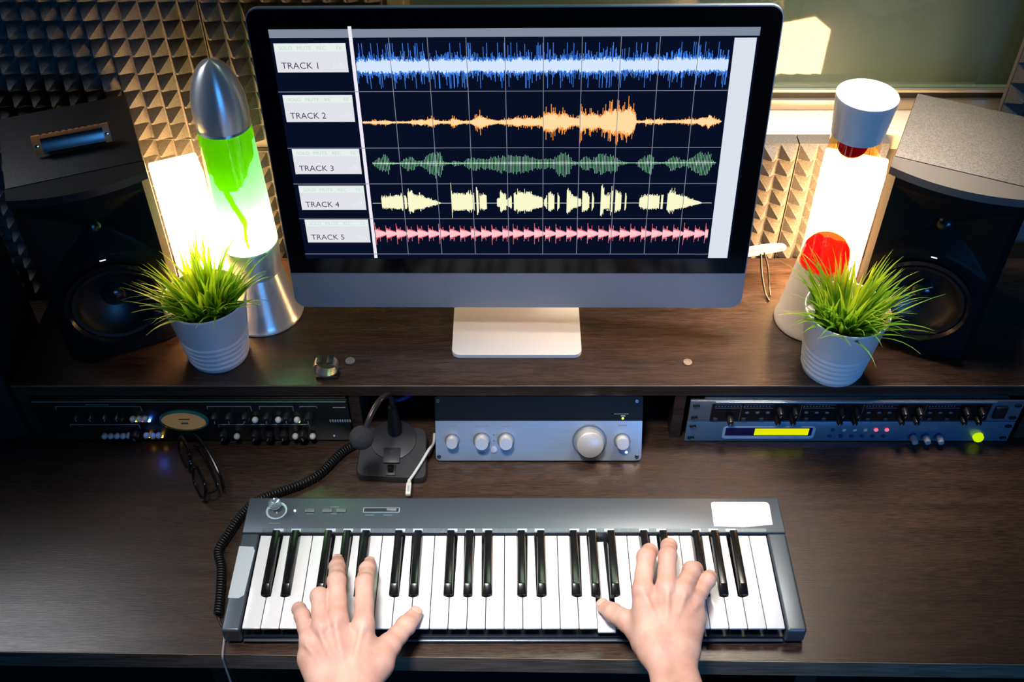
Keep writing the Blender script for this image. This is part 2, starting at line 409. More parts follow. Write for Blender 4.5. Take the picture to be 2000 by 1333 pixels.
def quad(mb, x0, x1, y0, y1, z, t=.0002):
    mb.box(x0, x1, y0, y1, z, z+t, M=MM)
def sq(name, col, rects, z, parent, s=1.0, label=None):
    mb = MB()
    for r in rects: quad(mb, *r, z)
    return mb.build(name, emis('screen_'+name, col, s), parent, smooth=0, label=label)
SCR = MB(); quad(SCR, -.2985, .2985, .0865, .4250, .0009, .0003)
scr = SCR.build('screen', emis('screen_navy', (.0024, .0048, .018), 1.0), comp, smooth=0, label='lit screen with five audio tracks')
Z1, Z2, Z3, Z4 = .0014, .0018, .0022, .0026
sq('toolbar', (.22, .26, .33), [(-.2985, .2985, .4142, .4250)], Z1, scr)
ys = [.343, .263, .209, .154, .0955]
gx = [-.1521+i*.0473 for i in range(9)]
sq('grid_lines', (.22, .24, .30), [(-.2985, .268, y-.0004, y+.0004) for y in ys]+[(x-.0004, x+.0004, .0955, .4142) for x in gx], Z3, scr)
sq('scroll_bar', (.72, .76, .84), [(.2688, .2956, .0885, .4115)], Z1, scr)
sq('playhead', (.88, .84, .92), [(-.2008, -.1964, .0885, .4285)], Z2, scr)

def text_into(mb, s, x, y, h, z, fixed_w=None, t=.0001, italic=0):
    cu = bpy.data.curves.new('text', 'FONT'); cu.body = s; cu.size = 1.0; cu.resolution_u = 3
    o = bpy.data.objects.new('text', cu); COL.objects.link(o)
    dg = bpy.context.evaluated_depsgraph_get(); me = o.evaluated_get(dg).to_mesh()
    co = [v.co.copy() for v in me.vertices]; fs = [tuple(p.vertices) for p in me.polygons]
    o.evaluated_get(dg).to_mesh_clear(); bpy.data.objects.remove(o); bpy.data.curves.remove(cu)
    if not co: return
    x0 = min(c.x for c in co); x1 = max(c.x for c in co); y0 = min(c.y for c in co); y1 = max(c.y for c in co)
    sc = h/(y1-y0); sx = fixed_w/(x1-x0) if fixed_w else sc
    return [(x+(c.x-x0)*sx+italic*(c.y-y0)*sc, y+(c.y-y0)*sc, z) for c in co], fs
tracks = [(-.2950, -.2059, .3690, .4071), (-.2940, -.2053, .3006, .3382), (-.2934, -.2046, .2237, .2615), (-.2925, -.2041, .1677, .2058), (-.2916, -.2037, .1145, .1521)]
for i, (a, b, c, dd) in enumerate(tracks):
    pl = MB(); quad(pl, a, b, c, dd, Z1)
    pl.build('track_panel', emis('screen_panel', (.76, .77, .82), 1.0), scr, smooth=0, label='pale track panel reading TRACK %d' % (i+1))
    tm = MB()
    v, f = text_into(tm, 'TRACK %d' % (i+1), a+.006, c+.0050, .0085, Z3, fixed_w=.046); tm.faces(v, f, MM)
    tm.build('track_title', emis('screen_title', (.045, .03, .085), 1.0), scr, smooth=0, fixn=False)
    tm = MB(); hy = dd-.0082
    wd = [('SOLO', .006, .0165), ('MUTE', .0285, .0175), ('RE' if i == 1 else 'REC', .053, .0075 if i == 1 else .011), ('FX', .0775, .0065)]
    for wtx, off, ww in wd:
        v, f = text_into(tm, wtx, a+off, hy, .0046, Z3, fixed_w=ww); tm.faces(v, f, MM)
    tm.build('track_buttons', emis('screen_buttons', (.30, .40, .38) if i else (.5, .68, .58), 1.0), scr, smooth=0, fixn=False)
    sq('panel_header', (.80, .87, .86), [(a+.0006, b-.0006, dd-.0105, dd-.0008)], Z2-.0001, scr)
    rnd = random.Random(40+i)
    sq('level_icon', (.84, .84, .88), [(b-.018+.002*k, b-.0172+.002*k, c+.006, c+.006+.003+.007*rnd.random()) for k in range(7)], Z2, scr)

def wave(name, col, cols, cy, z, parent, label=None, s=1.0):
    """cols: list of (x0, x1, up, down)"""
    mb = MB(); V = []; Fc = []
    for x0, x1, u, dn in cols:
        k = len(V); V += [(x0, cy-dn, z), (x1, cy-dn, z), (x1, cy+u, z), (x0, cy+u, z)]; Fc.append((k, k+1, k+2, k+3))
    mb.faces(V, Fc, MM); bm = mb.bm
    return mb.build(name, emis('screen_'+name+'_%d' % int(col[2]*99), col, s), parent, smooth=0, fixn=False, label=label)
WA, WB = -.1955, .2648
def span(N): return [(WA+(WB-WA)*i/N, WA+(WB-WA)*(i+1)/N) for i in range(N)]
R = random.Random(7)
N = 620; lo = []; hi_ = []; env = 0
for i, (a, b) in enumerate(span(N)):
    t = i/N
    env = .62*env+.38*R.random(); e = .0045+.0065*env
    core_u = e*(.75+.5*R.random()); core_d = e*(.75+.5*R.random())
    hi_.append((a, b, core_u, core_d))
    su = core_u+.005*R.random(); sd = core_d+.005*R.random()
    if R.random() < .13: su += .024*R.random()**.7
    if R.random() < .13: sd += .023*R.random()**.7
    if R.random() < .40: su += .008*R.random(); sd += .008*R.random()
    lo.append((a, b, min(su, .030), min(sd, .030)))
wave('waveform', (.05, .22, .80), lo, .3768, Z2, scr, 'blue and white audio waveform of the top track')
wave('waveform_core', (.66, .80, 1.0), hi_, .3768, Z2+.0001, scr)
def env_at(pts, u):
    for (u0, a0), (u1, a1) in zip(pts, pts[1:]):
        if u0 <= u <= u1: return a0+(a1-a0)*(u-u0)/max(u1-u0, 1e-6)
    return 0
E2 = [(708, .0022), (725, .002), (728, .0045), (738, .003), (755, .005), (765, .002), (800, .002), (805, .005), (815, .004), (822, .007), (830, .004), (840, .009), (860, .003), (880, .003), (882, .009), (905, .003), (920, .004), (930, .010), (938, .016), (950, .008), (975, .003), (980, .005), (1000, .006), (1010, .011), (1020, .007), (1035, .010), (1050, .008), (1060, .010), (1062, .020), (1080, .022), (1090, .014), (1105, .019), (1115, .010), (1131, .008), (1133, .026), (1145, .014), (1158, .020), (1172, .012), (1182, .024), (1195, .026), (1205, .028), (1215, .024), (1228, .034), (1240, .020), (1242, .003), (1258, .002), (1262, .006), (1275, .003), (1285, .006), (1300, .003), (1330, .003), (1345, .006), (1360, .004), (1370, .010), (1380, .008), (1383, .016), (1390, .008), (1408, .001)]
N = 560; lo = []; hi_ = []
for i, (a, b) in enumerate(span(N)):
    u = 708+700*i/N; e = env_at(E2, u); j = R.random()
    cu = e*(.42+.25*R.random()); cdn = e*(.42+.25*R.random())
    sp = 1.0 if R.random() < .22 else .62
    lo.append((a, b, max(cu, e*sp*1.2*(.7+.3*R.random())), max(cdn, e*sp*1.25*(.7+.3*R.random())))); hi_.append((a, b, cu, cdn))
wave('waveform', (1.0, .34, .06), lo, .2998, Z2, scr, 'orange audio waveform of the second track')
wave('waveform_core', (1.0, .72, .36), hi_, .2998, Z2+.0001, scr)
E3 = [(726, .001), (735, .006), (745, .013), (758, .016), (762, .003), (780, .001), (785, .004), (795, .012), (808, .010), (815, .004), (828, .006), (838, .017), (850, .020), (862, .019), (867, .004), (878, .001), (884, .001), (885, .005), (900, .003), (905, .002), (912, .008), (925, .011), (940, .008), (955, .010), (975, .014), (1000, .015), (1030, .015), (1045, .009), (1080, .008), (1092, .017), (1104, .020), (1115, .015), (1120, .003), (1130, .003), (1142, .013), (1150, .014), (1156, .006), (1165, .016), (1185, .016), (1205, .012), (1212, .004), (1230, .0005), (1243, .0005), (1248, .006), (1262, .014), (1275, .016), (1278, .003), (1295, .001), (1302, .004), (1312, .012), (1325, .009), (1340, .004), (1350, .010), (1360, .019), (1385, .019), (1390, .005), (1398, .001)]
lo = []; hi_ = []; k = 0; u = 728.0
while u < 1397:
    e = env_at(E3, u); a = -.1899+(u-726)/672*.454
    lo.append((a, a+.0006, e*(.55+.35*R.random()), e*(.75+.4*R.random()))); lo.append((a, a+.0022, .0006, .0006))
    hi_.append((a, a+.0006, e*.18, e*.18)); u += 2.9
wave('waveform', (.25, .62, .36), lo, .2400, Z2, scr, 'green comb like audio waveform of the third track')
wave('waveform_core', (.70, .92, .75), hi_, .2400, Z2+.0001, scr)
segs = [(746, 788, .010, .013), (791, 796, .015, .008), (798, 808, .017, .019), (808, 830, .014, .012), (830, 862, .010, .001), (883, 886, .027, .015), (886, 928, .015, .015), (932, 936, .026, .020), (938, 952, .012, .013), (972, 978, .006, .010), (978, 990, .017, .014), (990, 1001, .005, .012), (1005, 1012, .015, .014), (1012, 1040, .018, .017), (1040, 1062, .014, .008), (1064, 1070, .006, .012), (1072, 1084, .018, .013), (1090, 1094, .018, .010), (1108, 1116, .024, .018), (1116, 1136, .014, .006), (1138, 1152, .020, .012), (1157, 1161, .018, .010), (1174, 1180, .028, .022), (1180, 1192, .014, .012), (1194, 1198, .020, .018), (1202, 1214, .020, .014), (1221, 1224, .018, .010), (1249, 1258, .008, .013), (1258, 1288, .013, .012), (1291, 1295, .014, .009), (1303, 1318, .017, .018), (1318, 1340, .014, .010), (1340, 1370, .009, .001)]
lo = [(WA+.001, WB, .0003, .0003)]
for a, b, h0, h1 in segs:
    nn = max(2, int((b-a)/.9))
    for i in range(nn):
        t = (i+.5)/nn; x0 = -.1946+(a+(b-a)*i/nn-728)/660*.4584; x1 = -.1946+(a+(b-a)*(i+1)/nn-728)/660*.4584
        h = (h0+(h1-h0)*t)*(.78+.27*R.random()+(.25 if R.random() < .12 else 0)); lo.append((x0, x1, h*1.05, h*.78))
wave('waveform', (.95, .95, .60), lo, .1785, Z2, scr, 'cream solid audio waveform of the fourth track')
lo = []; hi_ = []; N = 640
for i, (a, b) in enumerate(span(N)):
    ph = (i/N*31.3) % 1.0
    e = .0065*(1-ph)**.8+.002
    s_ = 0
    if ph < .09: s_ = .0165*(1-ph/.09*.6)
    elif .38 < ph < .44: s_ = .0115
    lo.append((a, b, max(e*(.9+.3*R.random()), s_*(.9+.25*R.random())), max(e*(.9+.3*R.random()), s_*(.9+.3*R.random()))))
    hi_.append((a, b, e*.75, e*.75))
wave('waveform', (.80, .16, .22), lo, .1293, Z2, scr, 'pink audio waveform of the lowest track')
wave('waveform_core', (1.0, .58, .62), hi_, .1293, Z2+.0001, scr)

# ------------------------------------------------------------------ speakers
def recess(x, z, w, h):
    """depth of the front moulding behind the baffle"""
    dpt = 0.0
    tz = .215; wz = .098
    r = math.hypot(x, z-wz)
    if r < .066: dpt = max(dpt, .030)
    px = abs(x)/.078
    if z < tz: q = (tz-z)/(tz-(.181-.034*min(px, 1.2)**1.6))
    else: q = (z-tz)/.050
    f = max(px, q)
    if f < 1:
        g = .030*(1-f)
        if q > px: g *= .80+.25*px
        else: g *= .92
        dpt = max(dpt, g)
    return dpt
def studio_speaker(label, loc, rotz, w, dp, h, topmat, led=True, body=BLACKTEX):
    t = thing('studio_speaker', label, 'speaker', loc, rotz)
    mb = MB(); mb.box(-w/2, w/2, .030, dp, .004, h-.001, .003); mb.build('cabinet', BLACKTEX, t)
    MB().box(-w/2+.001, w/2-.001, .0305, dp-.001, h-.0008, h+.0003, .0004).build('top_panel', topmat, t)
    # bezel cap with curved front edge along the top
    bul = lambda x: -.016*(1-(2*x/w)**2)
    poly = [(-w/2, .0295)]+[(-w/2+w*i/24, bul(-w/2+w*i/24)+.004) for i in range(25)]+[(w/2, .0295)]
    MB().prism(poly, h-.012, h-.0005, 'z').build('bezel_cap', mat('bezel_satin' if topmat is BLACKTEX else 'bezel_lit', (.02, .02, .02) if topmat is BLACKTEX else (.13, .12, .11), .32), t)  # right cap gets a paler tone that stands for lamplight
    mb = MB(); NX, NZ = 72, 110; V = []; Fc = []
    z0 = .004; z1 = h-.0125
    for j in range(NZ+1):
        for i in range(NX+1):
            x = -w/2+w*i/NX; z = z0+(z1-z0)*j/NZ
            V.append((x, bul(x)*.7+.009+min(recess(x, z, w, h), .034)+max(0, abs(x)-(w/2-.010))*1.0, z))
    for j in range(NZ):
        for i in range(NX):
            k = j*(NX+1)+i; Fc.append((k, k+1, k+NX+2, k+NX+1))
    base = len(V)
    ring = [i for i in range(NX+1)]+[(j*(NX+1)+NX) for j in range(1, NZ+1)]+[NZ*(NX+1)+i for i in range(NX-1, -1, -1)]+[j*(NX+1) for j in range(NZ-1, 0, -1)]
    for i in ring: V.append((V[i][0], .0295, V[i][2]))
    for k in range(len(ring)):
        Fc.append((ring[k], ring[(k+1) % len(ring)], base+(k+1) % len(ring), base+k))
    Fc.append(tuple(base+k for k in range(len(ring))))
    mb.faces(V, Fc); mb.build('baffle', mat('baffle_black', (.007, .007, .009), .45, **{'Specular_IOR_Level': .10}), t, smooth=25)
    RX = Rx(PI/2)
    wm = Tr(0, 0, .098) @ RX
    # in this frame local z points to the viewer (-y)
    MB().lathe([(.0665, .004), (.070, .010), (.066, .013), (.062, .008)], n=64, M=wm, caps=False).build('woofer_trim', mat('trim_gloss', (.012, .012, .014), .12), t)
    wf = MB().lathe([(.0635, .003), (.060, .009), (.055, .008), (.052, .000), (.046, -.006), (.030, -.016), (.019, -.020)], n=64, M=wm, caps=False).build('woofer_cone', mat('cone_black', (.010, .010, .012), .38), t)
    MB().lathe([(.020, -.020), (.0185, -.013), (.013, -.0075), (.006, -.005), (.0001, -.0045)], n=40, M=wm, caps=False).build('dust_cap', mat('cap_black', (.012, .013, .016), .2), t)
    tm = Tr(0, 0, .215) @ RX
    MB().lathe([(.019, -.030), (.019, -.022), (.016, -.021), (.0145, -.024), (.012, -.0165), (.007, -.0125), (.0001, -.011)], n=40, M=tm, caps=False).build('tweeter', mat('tweeter_black', (.012, .012, .015), .25), t)
    MB().box(-.0040, .0040, -.0028, .004, .1722, .1736, .0004).build('power_light', emis('led_white', (.85, .85, 1.0), 2.5) if led else BLACK, t, label='small white power light')
    for sx in (-1, 1):
        for yy in (.05, dp-.03):
            MB().lathe([(.010, 0), (.009, .0045)], c=(sx*(w/2-.02), yy, 0.0003), n=16).build('rubber_foot', RUBBER, t)
    return t
sl = studio_speaker('black studio speaker with a harmonica on top, beside white box lamp at left', (-.5577, 1.120, SZ), math.radians(22), .175, .208, .293, BLACKTEX)
sr = studio_speaker('black studio speaker, top coloured as lamplit, standing behind right potted grass', (.5770, 1.1260, SZ), math.radians(-25), .178, .205, .293, LITTEX)
# large speaker mostly outside the frame at far left
bs = thing('subwoofer_speaker', 'large black speaker cut off by the left edge of the picture', 'speaker', (-.845, 1.02, DZ), math.radians(14))
MB().box(-.125, .125, .0, .25, .0006, .40, .008).build('cabinet', BLACKTEX, bs)
MB().lathe([(.085, .001), (.088, .010), (.083, .013), (.078, .002), (.03, .0012)], n=56, M=Tr(0, 0, .165) @ Rx(PI/2), caps=False).build('woofer', mat('cone_black', (.01, .01, .012), .38), bs)

# ------------------------------------------------------------------ lava lamps and box lamps
la = thing('lava_lamp', 'silver rocket shaped lava lamp glowing green beside the left pot', 'lava lamp', (-.380, 1.207, SZ))
MB().lathe([(.0585, .0004), (.0605, .001), (.0605, .004), (.0575, .007), (.0560, .012), (.0465, .052), (.0392, .084), (.0385, .086), (.0392, .088), (.0405, .110), (.0418, .1365), (.0405, .138), (.038, .130), (.034, .09), (.033, .02), (.001, .02)], n=96).build('base', ALU, la, smooth=30)
cap = []
for k in range(17):
    t = k/16; cap.append((.0385*math.sqrt(max(0, 1-t**2.05))*(1-.10*(1-t)**4)+.0001, .334+.093*t))
MB().lathe([(.030, .331), (.0362, .331)]+cap, n=96).build('cap', ALU, la, smooth=30, label='pointed brushed metal cap')
LIQ = translucent('pale_green_liquid', (.34, .80, .52), .18)
WAX = translucent('lime_wax', (.55, .90, .0), .22)
rg = lambda z: .0412+(.0352-.0412)*(z-.138)/(.332-.138)
prof = [(rg(.1385+.1925*i/40), .1385+.1925*i/40) for i in range(41)]
MB().lathe(prof, n=96, caps=False).build('glass_bottle', LIQ, la, smooth=180, label='glass bottle of pale green liquid')
# lime wax clinging to the inside, reaching down in a streak
mb = MB(); V = {}; Fc = []; NA, NZ = 260, 190
def vtx(i, j):
    i %= NA
    if (i, j) not in V: V[(i, j)] = len(V)
    return V[(i, j)]
def nse(a, b): return math.sin(a*5.1+b*.7)*.5+math.sin(a*11.3-b*1.9+1.3)*.3+math.sin(a*23.0+b*3.1)*.2
from mathutils import noise as mnoise
for j in range(NZ):
    z = .139+.192*(j+.5)/NZ; t = (z-.139)/.192
    for i in range(NA):
        a = 2*PI*(i+.5)/NA; da = (a-math.radians(268)+PI) % (2*PI)-PI      # towards the viewer
        wob = mnoise.noise(Vector((math.cos(a)*3.0, math.sin(a)*3.0, z*42)))*.34+mnoise.noise(Vector((math.cos(a)*9, math.sin(a)*9, z*110)))*.13
        if t > .90: lim = 9
        elif t > .58: lim = .25+1.25*((t-.58)/.32)**.8+wob
        else: lim = .13*max(0, (t-.04)/.54)**.6+wob*.16
        drift = (.58-t)*.75 if t < .58 else 0
        if abs(da-drift-.10*math.sin(z*70)) < lim: Fc.append((vtx(i, j), vtx(i+1, j), vtx(i+1, j+1), vtx(i, j+1)))
VV = [None]*len(V)
for (i, j), k in V.items():
    z = .139+.192*j/NZ; a = 2*PI*i/NA; r = rg(z)+.0004; VV[k] = (r*math.cos(a), r*math.sin(a), z)
mb.faces(VV, Fc); mb.build('wax', WAX, la, smooth=180, label='yellow green wax clinging under the cap')
point_light('green_lava_bulb', (-.380, 1.207, SZ+.160), .7, (.88, 1.0, .66), .022)

lb = thing('lava_lamp', 'white based lava lamp with amber liquid and red wax at right', 'lava lamp', (.4500, 1.185, SZ))
CREAM = mat('cream_lamp_shell', (.74, .70, .64), .35)
MB().lathe([(.0500, .0004), (.0520, .002), (.0520, .006), (.0495, .012), (.0370, .112), (.0358, .116), (.033, .112), (.030, .03), (.001, .03)], n=80).build('base', CREAM, lb, smooth=30)
MB().lathe([(.0325, .331), (.0335, .3312), (.0395, .386), (.0393, .389), (.0378, .390), (.0001, .388)], n=80).build('cap', mat('white_satin', (.80, .82, .85), .3), lb, smooth=30, label='white cylindrical cap')
AMB = transparent_tint('amber_liquid', (1.0, .76, .36), gloss=.02, rough=.02)
rb = lambda z: .0358+(.0330-.0358)*(z-.116)/(.330-.116)
MB().lathe([(rb(.1165+.214*i/12), .1165+.214*i/12) for i in range(13)], n=80, caps=False).build('glass_bottle', AMB, lb, smooth=180, label='clear bottle of amber liquid')
RED = translucent('red_wax', (.42, .004, .020), .6, .015)
MB().lathe([(.0335, .117), (.0340, .122), (.0338, .130), (.0315, .141), (.026, .150), (.017, .157), (.008, .160), (.0001, .161)], n=56).build('wax', RED, lb, smooth=180, label='red wax dome at the bottom')
MB().sphere((-.006, -.010, .322), .020, 32, (1.0, .85, .95)).build('wax', RED, lb, smooth=180, label='red wax blob under the cap')
point_light('red_lava_bulb', (.4500, 1.185, SZ+.126), .16, (1.0, .72, .42), .008)

WARM = emis('warm_glowing_glass', (1.0, .54, .20), 45.0)
WARM2 = emis('warm_glowing_glass_bright', (1.0, .55, .22), 52.0)
def box_lamp(label, loc, rotz, w, dp, h, m=WARM):
    t = thing('box_lamp', label, 'lamp', loc, rotz)
    MB().box(-w/2, w/2, -dp/2, dp/2, .006, h, .003, 3).build('glowing_shade', m, t)
    MB().box(-w/2+.004, w/2-.004, -dp/2+.004, dp/2-.004, .0004, .0055).build('base', BLACK, t)
    return t
box_lamp('glowing white box lamp between the left speaker and silver lava lamp', (-.4755, 1.2520, SZ), math.radians(24), .068, .056, .232)
box_lamp('glowing white box lamp behind the white based lava lamp', (.4885, 1.2660, SZ), math.radians(-20), .088, .050, .232, WARM2)

# ------------------------------------------------------------------ potted grass
def grass_mat():
    m = noise_mat('grass_blade', (.05, .22, .010), (.17, .37, .02), .42, nscale=30)
    nt = m.node_tree; b = nt.nodes['Principled BSDF']; out = [n_ for n_ in nt.nodes if n_.type == 'OUTPUT_MATERIAL'][0]
    tl = nd(m, 'ShaderNodeBsdfTranslucent'); tl.inputs[0].default_value = (.36, .62, .03, 1)
    mx = nd(m, 'ShaderNodeMixShader'); mx.inputs[0].default_value = .36
    lk(m, b.outputs[0], mx.inputs[1]); lk(m, tl.outputs[0], mx.inputs[2]); lk(m, mx.outputs[0], out.inputs[0])
    return m
GRASS = grass_mat()
SOIL = noise_mat('dark_filler', (.012, .010, .006), (.03, .025, .014), .9, nscale=200, bump=1)
def in_neighbour(p):
    for cx, cy, h0, ra_, rb_, h1 in ((-.380, 1.207, .43, .062, .043, .10), (.450, 1.185, .39, .054, .038, .11)):
        r = ra_+(rb_-ra_)*min(max((p.z-SZ)/h1, 0), 1)
        if p.z < SZ+h0 and math.hypot(p.x-cx, p.y-cy) < r+.003: return True
    for o in (sl, sr):
        q = Matrix.Rotation(-o.rotation_euler.z, 3, 'Z') @ (p-o.location)
        if abs(q.x) < .095 and -.020 < q.y < .22 and q.z < .297: return True
    for cx, cy, r in ((-.4755, 1.252, .040), (.4885, 1.266, .046)):
        if p.z < SZ+.236 and math.hypot(p.x-cx, p.y-cy) < r: return True
    return False
def potted_grass(label, loc, seed, lean):
    t = thing('potted_plant', label, 'plant', loc)
    pr = [(.0395, .0004), (.0410, .002), (.0415, .005)]
    for z in (.010, .019, .028, .037, .0455):
        r = .0415+.0135*z/.105; pr += [(r-.0004, z-.0035), (r+.0008, z-.001), (r+.0008, z+.001), (r-.0004, z+.0035)]
    pr += [(.0490, .054), (.0555, .101), (.0566, .1025), (.0570, .1045), (.0563, .106), (.0550, .1055), (.0543, .103), (.0525, .085), (.0001, .083)]
    pr = [(r*1.03, z*1.085) for r, z in pr]
    MB().lathe(pr, n=72).build('pot', WHITE, t, smooth=35, label='white pot with ringed lower half')
    MB().lathe([(.0001, .092), (.030, .093), (.0515, .0905)], n=40, caps=False).build('filler', SOIL, t)
    rn = random.Random(seed); V = []; Fc = []
    for b in range(340):
        a = rn.random()*2*PI; rr = .036*math.sqrt(rn.random()); x = rr*math.cos(a); y = rr*math.sin(a)
        out = rr/.036; ln = rn.uniform(.060, .124)*(1-.15*out)
        if rn.random() < .12: ln *= .6
        az = a+rn.gauss(0, .6); tilt = .10+.60*out*rn.random()+.20*abs(rn.gauss(0, 1)); bend = rn.uniform(.1, .9)*(.5+out)
        tilt = min(tilt, 1.0)
        if b % 16 == 0: ln = rn.uniform(.105, .130); tilt = rn.uniform(.65, .95); bend = rn.uniform(.2, .7)
        w = rn.uniform(.0016, .0033); p = Vector((x, y, .091)); ns = 7; k0 = len(V)
        dirh = Vector((math.cos(az), math.sin(az), 0)); dirh += Vector((lean[0], lean[1], 0)); dirh.normalize()
        side = Vector((-dirh.y, dirh.x, 0)); tw = rn.uniform(-.9, .9); side = (side*math.cos(tw)+dirh*math.sin(tw)).normalized()
        for k in range(ns+1):
            s = k/ns; th = tilt+bend*s*s
            dvec = dirh*math.sin(th)+Vector((0, 0, math.cos(th)))
            ww = w*(1-s**2.2)*(.75+.5*math.sin(PI*min(s*1.4, 1)))+.0001
            nrm = side.cross(dvec)
            V += [p-side*ww, p+nrm*ww*.35, p+side*ww]
            p = p+dvec*(ln/ns)
        if any(in_neighbour(Vector(loc)+v) for v in V[k0:]):
            del V[k0:]; continue
        for k in range(ns):
            q = k0+3*k
            Fc += [(q, q+1, q+4, q+3), (q+1, q+2, q+5, q+4)]
    mb = MB(); mb.faces([tuple(v) for v in V], Fc)
    mb.build('foliage', GRASS, t, smooth=180, fixn=False)
    return t
potted_grass('white ringed pot of artificial grass on the left of the shelf', (-.4295, 1.112, SZ), 3, (-.05, -.05))
potted_grass('white ringed pot of artificial grass on the right of the shelf', (.4625, 1.0845, SZ), 11, (.12, -.05))

# ------------------------------------------------------------------ harmonica on the left speaker
hm = thing('harmonica', 'chrome harmonica with orange comb lying on the left speaker', 'harmonica', (-.5880, 1.213, SZ+.2938+.0128), math.radians(20)); hm.rotation_euler = (math.radians(72), 0, math.radians(20))
MB().box(-.049, .049, -.0115, .0140, .0072, .0128, .0005).build('comb', mat('orange_comb', (.55, .20, .05), .4), hm)
cvp = MB(); cvp.prism([(-.0115, .0129), (-.0118, .0138), (-.008, .0185), (.004, .0200), (.0105, .0185), (.0110, .0129)], -.038, .041, 'x'); cvp.build('cover_plate', CHROME, hm)
cvp = MB(); cvp.prism([(-.0115, .0071), (-.0118, .0062), (-.008, .0015), (.004, .0003), (.0105, .0015), (.0110, .0071)], -.038, .041, 'x'); cvp.build('cover_plate', CHROME, hm)
hh = MB()
for k in range(10): hh.box(-.038+.0082*k, -.0345+.0082*k, .0141, .0144, .0080, .0120)
hh.build('air_holes', BLACK, hm)
for s in (-1, 1):
    MB().lathe([(.0022, .0), (.0022, .0012), (.0001, .0016)], c=(s*.0445, 0, .0118), n=14).build('screw', CHROME, hm)

# ------------------------------------------------------------------ small things on the shelf
rg_ = thing('ring_clip', 'small metal ring clip on square base near the shelf edge', 'clip', (-.2652, 1.0665, SZ))
MB().box(-.0155, .0155, -.008, .008, .0004, .006, .0008).build('base', BLACK, rg_)
pts = []
for k in range(41):
    a = math.radians(118+304*k/40); pts.append((.0165*math.cos(a), .0, .0205+.0140*math.sin(a)))
mb = MB(); V = []; Fc = []
for k, (x, y, z) in enumerate(pts):
    a = math.atan2(z-.0205, x); ox, oz = math.cos(a)*.0009, math.sin(a)*.0009
    V += [(x-ox, -.0075, z-oz), (x+ox, -.0075, z+oz), (x+ox, .0075, z+oz), (x-ox, .0075, z-oz)]
for k in range(40):
    q = 4*k
    for s in range(4): Fc.append((q+s, q+(s+1) % 4, q+4+(s+1) % 4, q+4+s))
Fc += [(0, 1, 2, 3), (160, 161, 162, 163)]
mb.faces(V, Fc); mb.build('ring', mat('dull_steel', (.45, .43, .38), .3, .9), rg_)
for s in (-1, 1): MB().box(s*.0076-.0042, s*.0076+.0042, -.0078, .0078, .0325, .0345, .0004, M=None).build('tab', BLACK, rg_)
tag(MB().lathe([(.0068, .0003), (.0072, .001), (.0066, .002), (.0001, .0024)], c=(-.236, 1.0966, SZ), n=28).build('hole_cap', mat('grey_cap', (.20, .20, .20), .3)), 'grey screw cap on the shelf beside the ring clip', 'cap')
tag(MB().lathe([(.0062, .0003), (.0066, .001), (.0062, .002), (.0045, .0021), (.004, .0014), (.0001, .0014)], c=(.2558, 1.0934, SZ), n=28).build('hole_cap', mat('tan_cap', (.26, .20, .15), .4)), 'brown screw cap on the shelf left of right pot', 'cap')
cab_pts = bez([(.285, 1.262, SZ+.055), (.33, 1.268, SZ+.070), (.372, 1.275, SZ+.072), (.388, 1.285, SZ+.060), (.37, 1.29, SZ+.05), (.33, 1.285, SZ+.045), (.28, 1.28, SZ+.04)], 10)
lp = thing('looped_cable', 'pale cable looped on a black stand between computer and white lava lamp', 'cable', (.367, 1.272, SZ))
base_ = Vector((.335, 1.272, SZ))
MB().tube([p-base_ for p in cab_pts], .0042, 10).build('loop', mat('pale_cable', (.70, .68, .62), .3), lp)
tl_ = bez([(.016, .0, .058), (.020, -.012, .030), (.026, -.030, .006), (.030, -.046, .0022)], 8)
MB().tube(tl_, .0016, 8).build('stem', CABLEBLK, lp)
tl_ = bez([(.022, .004, .058), (.030, -.004, .035), (.034, -.016, .010), (.034, -.034, .0022)], 8)
MB().tube(tl_, .0014, 8).build('stem', CABLEBLK, lp)

# ------------------------------------------------------------------ rack units (front faces at y = 1.04)
def knob(parent, x, z, r, ln, m, y0, ptr=None, ang=0, nm='knob', M0=None):
    M = (M0 or Matrix()) @ Tr(x, y0, z) @ Rx(PI/2)
    k = MB().lathe([(r*1.0, 0), (r*1.02, ln*.25), (r*.86, ln*.9), (r*.80, ln), (.0001, ln)], n=28, M=M).build(nm, m, parent)
    if ptr:
        MB().box(-.0005, .0005, -.0002, r*.78, ln+.0001, ln+.0006, M=M @ Rz(ang)).build('pointer', ptr, k)
    return k
ra = thing('tube_compressor', 'black rack audio processor with round cream buttons and oval meter', 'rack unit', (-.466, 1.045, DZ+.003))
fy = 0.0
MB().box(-.226, .226, .002, .20, .0004, .0885, .001).build('chassis', RACKBLK, ra)
MB().box(-.2285, .2285, -.003, .0018, .0006, .0885, .001).build('front_panel', RACKBLK, ra)
MB().box(-.226, .226, -.0038, -.0031, .0845, .0858).build('panel_stripe', mat('stripe_green', (.16, .30, .24), .3), ra)
kz1, kz2 = .058, .020
bz = lambda u: -.2265+(u-55)/(672-55)*.453
def bracket(u0, u1, z, dl=.006):
    lines = MB(); lines.box(bz(u0), bz(u1), -.0036, -.0031, z-.0005, z+.0005); lines.box(bz(u0)-.0004, bz(u0)+.0004, -.0036, -.0031, z-dl, z); lines.box(bz(u1)-.0004, bz(u1)+.0004, -.0036, -.0031, z-dl*1.6, z); lines.build('printed_bracket', PRINT, ra, smooth=0)
bracket(98, 266, .075); bracket(112, 250, .036); bracket(397, 483, .075); bracket(500, 566, .075); bracket(409, 592, .036); bracket(580, 613, .075, .002)
for u0, u1, z in ((158, 205, .0785), (645, 670, .0725)): MB().box(bz(u0), bz(u1), -.0036, -.0031, z, z+.001).build('printed_line', PRINT, ra, smooth=0)
